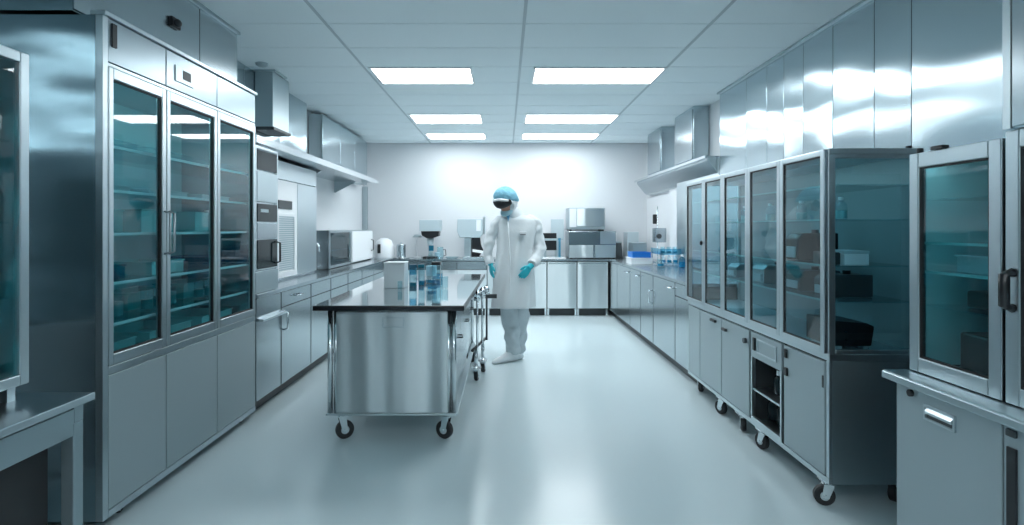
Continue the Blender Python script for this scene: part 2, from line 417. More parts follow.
def glass_box_cabinet_left():
    x0, x1, y0, y1, z0, z1 = -2.15, -1.545, .75, 1.81, .90, 1.96
    r = thing('display_cabinet', 'small glass fronted cabinet standing on the left front bench', 'cabinet', (-1.85, 1.3, .85))
    m = MB(); m.box(x0, x1-.02, y0, y0+.02, z0, z1); m.box(x0, x1-.02, y1-.02, y1, z0, z1)
    m.box(x0, x1-.02, y0+.02, y1-.02, z0, z0+.02); m.box(x0, x1-.02, y0+.02, y1-.02, z1-.02, z1); m.box(x0, x0+.02, y0+.02, y1-.02, z0+.02, z1-.02)
    m.build('body', 'steel_dull', r)
    for a, b in ((.75, 1.275), (1.285, 1.81)):
        d = frame_rect(MB(), x1-.018, x1+.008, a, b, z0, z1, .034).build('glass_door', 'steel_frame', r, bevel=.003)
        B(x1-.008, x1-.003, a+.03, b-.03, z0+.03, z1-.03).build('pane', 'glass_teal', d)
    for z in (1.18, 1.42, 1.68): B(x0+.02, x1-.04, y0+.02, y1-.02, z-.006, z).build('shelf', 'glass_clear', r)
    for x in (x0+.03, x1-.05):
        for y in (y0+.02, y1-.05): B(x, x+.03, y, y+.03, .85, z0).build('foot', 'steel_frame', r)
glass_box_cabinet_left()
g = 'labware in the small left cabinet'
for z, nm in ((.92, 'bottom'), (1.18, 'lower'), (1.42, 'middle'), (1.68, 'top')):
    open_bin(-1.86, -1.62, 1.60, 1.76, z+.001, .11, 'teal', f'teal bin on the {nm} shelf of the small left cabinet', 'bin', g)
    beaker(-1.70, 1.50, z+.001, .04, .13, f'clear beaker on the {nm} shelf of the small left cabinet', 'teal_pale', .4, g)

# ------------------------------------------------------------------ base cabinet runs
def worktop(name, mb, label): 
    return tag(mb.build(name, 'steel_bright' if name != 'x' else 'steel', bevel=.003), label, 'worktop')
m = MB(); m.box(-2.41, -1.83, 4.15, 9.54, .875, .905)
tag(m.build('worktop', 'steel', bevel=.003), 'long steel worktop along the left wall', 'worktop')
m = MB(); m.box(-1.83, 1.64, 8.86, 9.54, .875, .905)
tag(m.build('worktop', 'steel', bevel=.003), 'steel worktop along the far white wall behind the person', 'worktop')
m = MB(); m.box(1.64, 2.40, 4.98, 9.54, .875, .905)
tag(m.build('worktop', 'steel', bevel=.003), 'steel worktop along the right wall under the exhaust canopy', 'worktop')

def base_x(xf, s, ya, yb, label, drawer=True, handle='none', group=None, xb=None):
    """base cabinet whose front faces s (+1: towards +x)"""
    xb = xb if xb is not None else (XL+.01 if s > 0 else XR-.01)
    r = thing('base_cabinet', label, 'cabinet', ((xf+xb)/2, (ya+yb)/2, 0), group)
    a, b = ya+.001, yb-.001
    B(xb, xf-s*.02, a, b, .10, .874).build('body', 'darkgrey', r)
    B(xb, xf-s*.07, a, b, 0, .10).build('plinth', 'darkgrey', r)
    zt = .866
    if drawer:
        d = B(xf-s*.02, xf, a+.009, b-.009, .745, zt).build('drawer', 'steel', r, bevel=.002)
        if handle != 'none': hbar_handle(d, xf, s, (a+b)/2-.06, (a+b)/2+.06, .81)
        zt = .737
    d = B(xf-s*.02, xf, a+.009, b-.009, .105, zt).build('door', 'steel', r, bevel=.002)
    if handle == 'v': bar_handle(d, xf, s, a+.05, .55, .70)
    if handle == 'h': hbar_handle(d, xf, s, a+.05, a+.19, zt-.06)
    return r
seam = [4.16, 4.63, 5.34, 5.95, 6.60, 7.25, 7.90, 8.52]
txt = ['next to the tall glass cabinet', 'second from the tall glass cabinet', 'third from the tall glass cabinet', 'partly behind the island, fourth from the glass cabinet',
       'fifth from the tall glass cabinet', 'sixth from the tall glass cabinet', 'last before the left far corner']
for i in range(7):
    r = base_x(-1.85, 1, seam[i], seam[i+1], 'steel base cabinet in the left run, ' + txt[i], drawer=i > 0, handle='v' if i in (1,) else 'none', group='left run base cabinets')
    if i == 0:
        MB().quadprism([(-1.85, .70), (-1.80, .70), (-1.795, .715), (-1.85, .73)], 'y', seam[i]+.01, seam[i+1]-.01).build('pull_rail', 'steel', r)
base_x(-1.85, 1, 8.52, 9.54, 'steel corner base cabinet where left and far runs meet', False, group='left run base cabinets')
rs = [5.00, 5.47, 6.28, 6.86, 7.44, 8.30]
txt = ['right beside the wheeled display cabinet', 'second beyond the wheeled display cabinet', 'third beyond the wheeled display cabinet', 'fourth beyond the wheeled display cabinet', 'last before the right far corner']
for i in range(5):
    base_x(1.66, -1, rs[i], rs[i+1], 'steel base cabinet in the right run, ' + txt[i], drawer=i in (0,), handle=['none', 'h', 'v', 'h', 'h'][i], group='right run base cabinets')
base_x(1.66, -1, 8.30, 9.54, 'steel corner base cabinet where right and far runs meet', False, group='right run base cabinets')

def base_y(xa, xb, label, drawers=False):
    yf = 8.88
    r = thing('base_cabinet', label, 'cabinet', ((xa+xb)/2, 9.2, 0), 'far run base cabinets')
    a, b = xa+.001, xb-.001
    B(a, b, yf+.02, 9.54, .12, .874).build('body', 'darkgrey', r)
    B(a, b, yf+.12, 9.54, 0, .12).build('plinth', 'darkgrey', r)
    if drawers:
        B(a+.002, b-.002, yf, yf+.02, .74, .866).build('drawer', 'steel', r, bevel=.002)
        B(a+.002, b-.002, yf, yf+.02, .125, .732).build('door', 'steel_island', r, bevel=.002)
    else:
        d = B(a+.006, b-.006, yf, yf+.02, .125, .862).build('door', 'steel_island', r, bevel=.004)
        B(a+.03, b-.03, yf-.006, yf, .83, .842).build('pull_lip', 'steel_bright', d)
    for x in (a+.005, b-.035): B(x, x+.03, yf+.03, yf+.06, 0, .12).build('leg', 'steel_bright', r)
xs = [1.64, 1.142, .666, .19, -.286, -.762, -1.24, -1.83]
txt = ['rightmost, next to the corner', 'second from the right', 'third from the right, beside the coat', 'hidden behind the person', 'behind the right end of the island', 'behind the middle of the island', 'behind the left end of the island']
for i in range(7): base_y(xs[i+1], xs[i], 'steel base cabinet in the far run, ' + txt[i], i > 3)

# ------------------------------------------------------------------ left wall: tower, counter cabinet, shelf, upper units
r = thing('oven_tower', 'narrow steel tower with a dark glass oven front left on the counter', 'oven', (-2.1, 4.38, .905))
B(-2.40, -1.87, 4.16, 4.58, .906, 2.03).build('body', 'steel', r)
frame_rect(MB(), -1.87, -1.855, 4.165, 4.575, 1.08, 2.02, .02).build('front_frame', 'steel_frame', r, bevel=.002)
B(-1.87, -1.852, 4.19, 4.55, 1.60, 1.83).build('upper_glare_panel', 'steel_dull', r, bevel=.002)  # steel set into the dark glass front as its bright reflection
B(-1.87, -1.852, 4.19, 4.55, 1.845, 1.99).build('top_window', 'glass_dark', r, bevel=.002)
c = B(-1.87, -1.850, 4.19, 4.55, 1.45, 1.585).build('control_panel', 'glass_dark', r, bevel=.002)
B(-1.850, -1.848, 4.24, 4.38, 1.52, 1.545).build('display', 'pale_plastic', c)
B(-1.87, -1.852, 4.19, 4.55, 1.32, 1.44).build('middle_panel', 'steel', r, bevel=.002)
c = B(-1.87, -1.850, 4.19, 4.55, 1.09, 1.31).build('oven_door', 'glass_dark', r, bevel=.002)
bar_handle(c, -1.85, 1, 4.52, 1.12, 1.29, 'black', .008)
B(-1.87, -1.852, 4.165, 4.575, .91, 1.07).build('lower_panel', 'steel_dull', r, bevel=.002)

r = thing('counter_cabinet', 'tall steel counter cabinet with a grey louvred panel and two doors', 'cabinet', (-2.25, 5.4, .905))
B(-2.40, -2.12, 4.60, 6.25, .906, 2.03).build('body', 'steel', r)
B(-2.12, -2.105, 4.60, 6.25, 1.86, 2.03).build('fascia', 'steel_frame', r, bevel=.002)
d = B(-2.12, -2.10, 5.03, 5.66, .93, 1.85).build('door', 'white_plastic', r, bevel=.003)
fr = frame_rect(MB(), -2.10, -2.085, 5.14, 5.58, .96, 1.54, .03).build('vent_frame', 'white_plastic', d, bevel=.003)
lv = MB()
for i in range(26): lv.box(-2.098, -2.09, 5.17, 5.55, 1.0+.02*i, 1.012+.02*i)
lv.build('louvres', 'pale_plastic', d)
B(-2.10, -2.09, 5.18, 5.50, 1.58, 1.66).build('display', 'darkgrey', d)
d = B(-2.12, -2.10, 5.67, 6.24, .93, 1.85).build('door', 'steel_frame', r, bevel=.003)
B(-2.12, -2.10, 4.61, 5.02, .93, 1.85).build('door', 'steel_frame', r, bevel=.003)
# shelf canopy along left
r = thing('wall_shelf', 'long thin steel shelf high along the left wall beyond the glass cabinet', 'shelf', (-2.1, 6.1, 2.04))
B(-2.41, -1.86, 4.15, 8.10, 2.055, 2.085).build('shelf_board', 'steel', r, bevel=.002)
B(-1.86, -1.84, 4.15, 8.10, 2.035, 2.095).build('front_rail', 'steel_bright', r, bevel=.003)
for y in (6.4, 7.9): MB().quadprism([(-2.41, 1.90), (-2.39, 1.90), (-2.10, 2.054), (-2.41, 2.054)], 'y', y, y+.012).build('bracket', 'steel_dull', r)
# upper units
def upper_unit(x, ya, yb, z0, z1, label, n, s=1, xw=None):
    xw = xw if xw is not None else (XL+.01 if s > 0 else XR-.01)
    r = thing('wall_cabinet', label, 'cabinet', ((x+xw)/2, (ya+yb)/2, z0), 'upper wall cabinets')
    B(xw, x-s*.015, ya, yb, z0, z1).build('body', 'steel_dull', r)
    w = (yb-ya)/n
    for i in range(n): B(x-s*.015, x, ya+w*i+.004, ya+w*(i+1)-.004, z0+.004, z1-.004).build('door', 'steel_panel', r, bevel=.003)
    return r
upper_unit(-2.30, 4.16, 6.50, 2.10, 2.845, 'steel faced upper cabinet on the left wall behind the hanging duct', 3)
upper_unit(-2.24, 6.88, 9.10, 2.10, 2.80, 'projecting steel upper cabinet at the far end of the left shelf', 3)
r = thing('vent_duct', 'square steel duct box hanging from the ceiling on the left', 'duct', (-2.2, 5.35, 2.35))
B(-2.295, -2.13, 5.14, 5.52, 2.33, 2.84).build('duct_body', 'steel_dull', r, bevel=.003)
B(-2.295, -2.115, 5.125, 5.535, 2.30, 2.33).build('base_collar', 'darkgrey', r, bevel=.003)
tag(B(-2.415, -2.405, 6.36, 6.62, 1.28, 1.68).build('wall_mirror', 'steel_dull', bevel=.003), 'narrow grey reflective panel on the left wall past the counter cabinet', 'panel')

# sink tap
def tap(x, y, label):
    t = thing('tap', label, 'tap', (x, y, .905))
    MB().lathe((x, y, .906), [(0, 0), (.03, 0), (.03, .02), (.016, .03), (.016, .05), (0, .05)]).build('base', 'chrome', t, smooth=True)
    pts = [(x, y, .95), (x, y, 1.17)] + [(x+.07-.07*math.cos(a), y, 1.17+.07*math.sin(a)) for a in [PI*k/8 for k in range(1, 9)]] + [(x+.14, y, 1.13)]
    MB().path(pts, .011, 12).build('spout', 'chrome', t, smooth=True)
    MB().path([(x, y-.015, 1.0), (x, y-.08, 1.03)], [.009, .006], 10).build('lever', 'chrome', t, smooth=True)
tap(-2.28, 6.44, 'chrome swan neck tap on the left worktop before the steel box')

# counter appliances on the left
r = thing('sterilizer', 'steel counter box with dark see-through front on the left worktop', 'appliance', (-2.25, 7.1, .905))
m = MB(); m.box(-2.39, -2.10, 6.66, 6.68, .915, 1.37); m.box(-2.39, -2.10, 7.56, 7.58, .915, 1.37); m.box(-2.39, -2.10, 6.68, 7.56, 1.35, 1.37); m.box(-2.39, -2.10, 6.68, 7.56, .915, .94); m.box(-2.39, -2.37, 6.68, 7.56, .94, 1.35)
m.build('body', 'steel', r)
d = frame_rect(MB(), -2.10, -2.085, 6.66, 7.58, .915, 1.37, .03).build('door', 'steel_frame', r, bevel=.002)
B(-2.097, -2.090, 6.69, 7.55, .945, 1.34).build('pane', 'glass', d)
B(-2.36, -2.12, 6.69, 7.55, 1.12, 1.13).build('shelf', 'steel_bright', r)
for x in (-2.38, -2.13):
    for y in (6.68, 7.53): B(x, x+.03, y, y+.03, .9055, .915).build('foot', 'rubber', r)
r = thing('incubator', 'pale boxy counter incubator with plain white door on the left worktop', 'appliance', (-2.25, 8.2, .905))
B(-2.39, -2.11, 7.66, 8.86, .915, 1.37).build('body', 'steel_frame', r, bevel=.004)
d = B(-2.11, -2.09, 7.68, 8.84, .93, 1.355).build('door', 'white_plastic', r, bevel=.004)
bar_handle(d, -2.09, 1, 8.74, 1.05, 1.22, 'black')
for x in (-2.38, -2.15):
    for y in (7.69, 8.80): B(x, x+.03, y, y+.03, .9055, .915).build('foot', 'rubber', r)

# ------------------------------------------------------------------ back counter instruments (D = 9.1)
DB = 9.1; SB = F/DB
def bx(px): return (px-CX)/SB
def bz(py): return H-(py-CY)/SB
ZT = .9055
# white dome
DX = 8.96
t = thing('centrifuge', 'low rounded white centrifuge in the far left corner of the counter', 'centrifuge', (bx(383.5), 9.15, ZT))
MB().lathe((bx(383.5), 9.15, ZT), [(0, 0), (.15, 0), (.16, .03), (.155, .20), (.12, .29), (.05, .33), (0, .335)], 32).build('body', 'white_plastic', t, smooth=True)
B(bx(379), bx(382), 8.985, 9.0, bz(253), bz(244)).build('latch', 'black', t, bevel=.004)
# pot on tray
t = thing('steel_pot', 'small steel pot with lid near the left end of the far counter', 'pot', (bx(401), 9.12, ZT+.016))
MB().lathe((bx(401), 9.12, ZT+.016), [(0, 0), (.07, 0), (.075, .01), (.075, .19), (.08, .2), (0, .2)]).build('body', 'steel', t, smooth=True)
MB().lathe((bx(401), 9.12, ZT+.217), [(0, 0), (.082, 0), (.078, .012), (.02, .02), (.012, .045), (0, .05)]).build('lid', 'steel_bright', t, smooth=True)
tag(MB().lathe((bx(401), 9.12, ZT), [(0, 0), (.13, 0), (.145, .014), (.13, .012), (0, .008)], 36).build('round_tray', 'steel_bright', smooth=True), 'round bright steel tray under the small pot on the far counter', 'tray')
# monitor-like analyser
t = thing('analyser', 'grey box instrument head on a black neck at the left of the far counter', 'instrument', (bx(430), 9.15, ZT))
B(bx(420), bx(441), 9.02, 9.28, bz(231), bz(220)).build('head', 'pale_plastic', t, bevel=.006)
m = MB().quadprism([(bx(421.5), bz(231.2)), (bx(439.5), bz(231.2)), (bx(439), bz(236)), (bx(433), bz(238)), (bx(427), bz(238)), (bx(422.5), bz(235.5))], 'y', 9.03, 9.26)
m.build('underside', 'black', t, bevel=.004)
m = MB().cyl((bx(430), 9.15, bz(246)), (bx(430), 9.15, bz(238)), .045, .06).cyl((bx(430), 9.15, ZT), (bx(430), 9.15, bz(246)), .035)
m.build('neck', 'pale_plastic', t, smooth=True)
B(bx(423), bx(437), 9.05, 9.27, ZT, ZT+.03).build('base', 'black', t, bevel=.005)
# desk lamp left of it
t = thing('bench_lamp', 'small white bench lamp with dark shade left of the grey analyser', 'lamp', (bx(415), 9.36, ZT))
MB().lathe((bx(415), 9.36, ZT), [(0, 0), (.06, 0), (.06, .015), (0, .02)]).build('base', 'white_plastic', t)
MB().path([(bx(415), 9.36, ZT+.015), (bx(413), 9.36, bz(243)), (bx(415), 9.36, bz(235))], .01, 10).build('arm', 'white_plastic', t, smooth=True)
MB().lathe((bx(415.5), 9.30, bz(237.5)), [(0, .05), (.05, .045), (.085, .0), (.08, 0), (0, .03)]).build('shade', 'steel_dull', t, smooth=True)
# handled jug
t = thing('glass_jug', 'clear glass jug with a ring handle right of the grey analyser', 'jug', (bx(441), 9.0, ZT))
MB().lathe((bx(441), 8.98, ZT), [(0, 0), (.05, 0), (.06, .05), (.05, .17), (.055, .19), (.047, .17), (.056, .05), (.046, .006), (0, .006)]).build('vessel', 'glass_clear', t, smooth=True)
MB().path([(bx(444), 8.98, ZT+.15), (bx(446.3), 8.98, ZT+.15), (bx(446.8), 8.98, ZT+.06), (bx(444.5), 8.98, ZT+.045)], .007, 8).build('handle', 'darkgrey', t, smooth=True)
# mixer
t = thing('planetary_mixer', 'grey bench mixer with wide head and black rear column left of the person', 'mixer', (bx(472), 9.15, ZT))
m = MB(); m.quadprism([(bx(458), bz(219)), (bx(484), bz(219)), (bx(484), bz(233)), (bx(480), bz(237.5)), (bx(460), bz(237.5)), (bx(457.5), bz(231))], 'y', 9.0, 9.3)
m.build('head', 'pale_plastic', t, bevel=.008)
B(bx(483), bx(485.2), 9.0, 9.3, bz(234), bz(216.5)).build('side_plate', 'steel_frame', t, bevel=.003)
B(bx(476.5), bx(481), 8.99, 9.0, bz(231), bz(220)).build('front_panel', 'white_plastic', t, bevel=.002)
B(bx(464.5), bx(471.5), 9.05, 9.28, ZT+.03, bz(237.5)).build('column', 'steel_frame', t, bevel=.006)
m = MB().quadprism([(bx(472), ZT+.03), (bx(479), ZT+.03), (bx(483.5), bz(250)), (bx(481), bz(245)), (bx(480), bz(237.5)), (bx(472), bz(237.5))], 'y', 9.06, 9.27)
m.build('rear_housing', 'black', t, bevel=.004)
B(bx(463), bx(485), 8.98, 9.3, ZT, ZT+.03).build('base', 'steel', t, bevel=.005)
m = MB().quadprism([(bx(473), bz(249)), (bx(485), bz(251)), (bx(485), bz(253.5)), (bx(473), bz(251.5))], 'y', 8.96, 9.06)
m.build('tray_arm', 'white_plastic', t, bevel=.003)
# low dish
tag(MB().lathe((bx(452), 9.1, ZT), [(0, 0), (.08, 0), (.12, .03), (.115, .03), (.075, .006), (0, .006)]).build('petri_tray', 'glass_clear', smooth=True), 'shallow clear dish between the analyser and the bench mixer', 'dish')

# right of the person
t = thing('panel_screen', 'pale grey flat panel on a stand right of the person', 'screen', (bx(558), 9.3, ZT))
B(bx(552), bx(565), 9.30, 9.34, bz(240), bz(219)).build('panel', 'pale_plastic', t, bevel=.005)
B(bx(556), bx(561), 9.305, 9.335, ZT+.02, bz(240)).build('stand', 'pale_plastic', t)
B(bx(552), bx(565), 9.24, 9.40, ZT, ZT+.02).build('base', 'pale_plastic', t, bevel=.003)
t = thing('printer_unit', 'black fronted bench instrument with a pale band beside the person', 'instrument', (bx(550), 9.1, ZT))
B(bx(543.5), bx(556), 9.0, 9.2, bz(250), bz(240.5)).build('lower_body', 'black', t, bevel=.004)
B(bx(543), bx(557), 8.99, 9.2, bz(240.3), bz(238.5)).build('band', 'pale_plastic', t)
B(bx(542.5), bx(556), 9.0, 9.2, bz(238.3), bz(233)).build('upper_body', 'black', t, bevel=.004)
B(bx(558), bx(560.5), 9.05, 9.2, ZT+.02, bz(238)).build('side_column', 'glass_blue', t)
for px in (545, 557): B(bx(px-1), bx(px+1), 9.02, 9.18, ZT+.02, bz(250) if px < 550 else bz(240.3)).build('post', 'steel_frame', t)
B(bx(541), bx(565), 8.97, 9.22, ZT, ZT+.02).build('base', 'white_plastic', t, bevel=.003)
t = thing('box_oven', 'upper steel box oven stacked on a wider steel unit', 'oven', (bx(586), 9.2, bz(231)))
B(bx(568), bx(604), 9.0, 9.45, bz(229.5), bz(208)).build('body', 'steel_dull', t, bevel=.006)
B(bx(576), bx(603.3), 8.985, 9.0, bz(226), bz(209)).build('door', 'steel_island', t, bevel=.004)
B(bx(568.8), bx(575.5), 8.988, 9.0, bz(227), bz(209)).build('side_panel', 'white_plastic', t, bevel=.002)
for px in (570, 602): B(bx(px-1), bx(px+1), 9.02, 9.4, bz(231), bz(229.5)).build('foot', 'black', t)
t = thing('steam_unit', 'wide low steel unit beneath the stacked box oven on the far counter', 'appliance', (bx(591), 9.2, ZT))
B(bx(568), bx(614.5), 8.98, 9.5, ZT+.015, bz(231.2)).build('body', 'steel', t, bevel=.006)
B(bx(568.5), bx(592), 8.965, 8.98, ZT+.02, bz(245)).build('drawer', 'steel_island', t, bevel=.003)
B(bx(594), bx(614), 8.965, 8.98, ZT+.02, bz(245)).build('drawer', 'steel_dull', t, bevel=.003)
B(bx(599), bx(614), 8.968, 8.98, bz(244), bz(231.6)).build('panel', 'steel_frame', t, bevel=.003)
for px in (570, 612): B(bx(px-1), bx(px+1), 9.0, 9.4, ZT, ZT+.015).build('foot', 'black', t)
t = thing('waste_container', 'dark sloped container right of the wide steel unit', 'container', (bx(619), 9.2, ZT))
MB().quadprism([(bx(615.5), ZT), (bx(622.5), ZT), (bx(621), bz(243)), (bx(616), bz(243))], 'y', 9.05, 9.3).build('body', 'darkgrey', t, bevel=.006)
B(bx(616), bx(621.4), 9.06, 9.29, bz(243), bz(241.5)).build('lid', 'steel_dull', t, bevel=.002)
tag(B(bx(617), bx(620.5), 9.42, 9.5, ZT, bz(233)).build('carton', 'white_plastic', bevel=.003), 'slim white carton behind the dark sloped container', 'carton')
tag(B(bx(628), bx(639.5), 9.15, 9.45, ZT, bz(232)).build('equipment_box', 'pale_plastic', bevel=.006), 'pale grey upright box in the right far corner of the counter', 'box')
tag(B(1.93, 2.14, 8.45, 8.75, ZT, 1.18).build('equipment_box', 'steel_dull', bevel=.006), 'darker low box in front of the pale upright corner box', 'box')
# blue items on the right worktop
t = thing('instrument_case', 'white flat case under the blue tray on the right worktop', 'case', (1.85, 7.75, ZT))
B(1.71, 2.0, 7.58, 7.9, ZT, .985).build('body', 'white_plastic', t, bevel=.006)
B(1.70, 2.01, 7.57, 7.91, .985, .995).build('lid', 'white_plastic', t, bevel=.003)
open_bin(1.73, 1.98, 7.60, 7.88, .9955, .075, 'blue', 'bright blue tray on top of the white case', 'tray', None, 'blue_tray')
t = thing('bottle_rack', 'clear blue tinted rack standing on legs beside the bright blue tray', 'rack', (2.17, 7.5, ZT))
for z in (.93, 1.05): B(2.03, 2.33, 7.30, 7.75, z, z+.01).build('shelf', 'glass_blue', t)
for x in (2.03, 2.32):
    for y in (7.30, 7.74): B(x, x+.01, y, y+.01, ZT, 1.13).build('leg', 'steel_bright', t)
frame_m = MB(); frame_m.box(2.03, 2.33, 7.29, 7.30, 1.06, 1.13); frame_m.box(2.02, 2.03, 7.30, 7.75, 1.06, 1.13)
frame_m.build('guard', 'glass_blue', t)
for j, (x, y) in enumerate(((2.08, 7.36), (2.16, 7.36), (2.24, 7.36))):
    bottle(x, y, .9405, .03, .10, f'short blue bottle on the lower rack shelf, {["left", "middle", "right"][j]} of three', 'glass_clear', 'white_plastic', 'liquid', .4, group='blue bottles in the rack')
for j in range(3):
    beaker(2.09+.08*j, 7.42, 1.0605, .03, .09, f'clear blue tinted beaker on the upper rack shelf, {["left", "middle", "right"][j]} of three', 'teal_pale', .4, 'beakers on the rack', 'glass_clear')
bottle(2.22, 7.02, ZT, .04, .16, 'white capped blue bottle in front of the rack on the right worktop', 'glass_blue', 'white_plastic', 'liquid', .45)
beaker(1.98, 7.12, ZT, .045, .10, 'wide low beaker with blue liquid on the right worktop', 'liquid', .4, None, 'glass_clear')
t = thing('stereo_microscope', 'steel microscope on a tall thin pole with a small black screen on top', 'microscope', (2.24, 8.2, ZT))
B(2.12, 2.36, 8.10, 8.36, ZT, ZT+.02).build('base', 'steel', t, bevel=.004)
MB().cyl((2.26, 8.30, ZT+.02), (2.26, 8.30, 1.72), .008, n=12).build('pole', 'steel_bright', t, smooth=True)
m = B(2.18, 2.35, 8.15, 8.29, 1.19, 1.40); m.build('body', 'steel', t, bevel=.01)
MB().cyl((2.24, 8.13, 1.28), (2.24, 8.15, 1.28), .035).build('lens', 'darkgrey', t, smooth=False)
B(2.17, 2.23, 8.20, 8.24, 1.46, 1.60).build('screen', 'black', t, bevel=.008)
MB().cyl((2.22, 8.22, 1.53), (2.26, 8.30, 1.53), .008, n=10).build('screen_arm', 'steel_bright', t)

# ------------------------------------------------------------------ right wall: cladding, canopy, ducts
edges = [2.40, 3.17, 3.49, 3.93, 4.32, 4.62, 4.92, 5.34, 6.00]
# one cladding: uncountable name? each sheet can be lifted away
for i in range(8):
    a, b = edges[i], edges[i+1]
    lab = ['widest steel wall sheet above the front glass cabinet', 'narrow steel wall sheet, second from the front', 'steel wall sheet, third from the front on the right wall', 'steel wall sheet, fourth from the front on the right wall',
           'steel wall sheet, fifth from the front on the right wall', 'steel wall sheet, sixth from the front on the right wall', 'steel wall sheet, seventh from the front on the right wall', 'last steel wall sheet before the exhaust canopy'][i]
    tag(B(2.30, 2.41, a+.003, b-.003, .92 if b > 4.95 else .02, 2.83).build('wall_panel', 'steel_panel', bevel=.002), lab, 'wall panel', 'steel sheets on the right wall')
tag(B(2.30, 2.41, 6.01, 7.5, .92, 2.17).build('wall_panel', 'steel_frame', bevel=.002), 'flat steel wall sheet below the exhaust canopy', 'wall panel')
tag(B(2.27, 2.415, 2.40, 6.0, 2.83, 2.848).build('panel_cornice', 'steel_dull'), 'thin dark cornice where the steel wall sheets meet the ceiling', 'cornice')
tag(B(2.36, 2.41, 7.52, 8.05, .9055, 2.16).build('wall_pillar', 'wall', bevel=.003), 'plain white flat pillar behind the microscope on the right wall', 'pillar')
r = thing('exhaust_canopy', 'long shallow steel exhaust canopy on the right wall', 'exhaust hood', (2.3, 7.6, 2.0))
m = MB().quadprism([(2.19, 2.18), (2.41, 2.18), (2.41, 1.93), (2.33, 1.96), (2.19, 2.13)], 'y', 6.05, 9.3)
# taper upwards at the far end
m.build('hood', 'steel', r, bevel=.003)
B(2.15, 2.19, 6.03, 9.32, 2.155, 2.185).build('front_rail', 'steel_bright', r, bevel=.003)
def duct_box(ya, yb, x, label):
    r = thing('duct_housing', label, 'duct', ((x+2.41)/2, (ya+yb)/2, 2.19), 'duct housings above the canopy')
    B(x, 2.41, ya, yb, 2.187, 2.845).build('body', 'steel_panel', r, bevel=.003)
    B(x-.012, x, ya+.03, yb-.03, 2.22, 2.81).build('front_panel', 'steel', r, bevel=.002)
duct_box(6.62, 7.35, 2.23, 'nearer steel duct housing on top of the exhaust canopy')
duct_box(7.96, 8.7, 2.22, 'farther steel duct housing on top of the exhaust canopy')

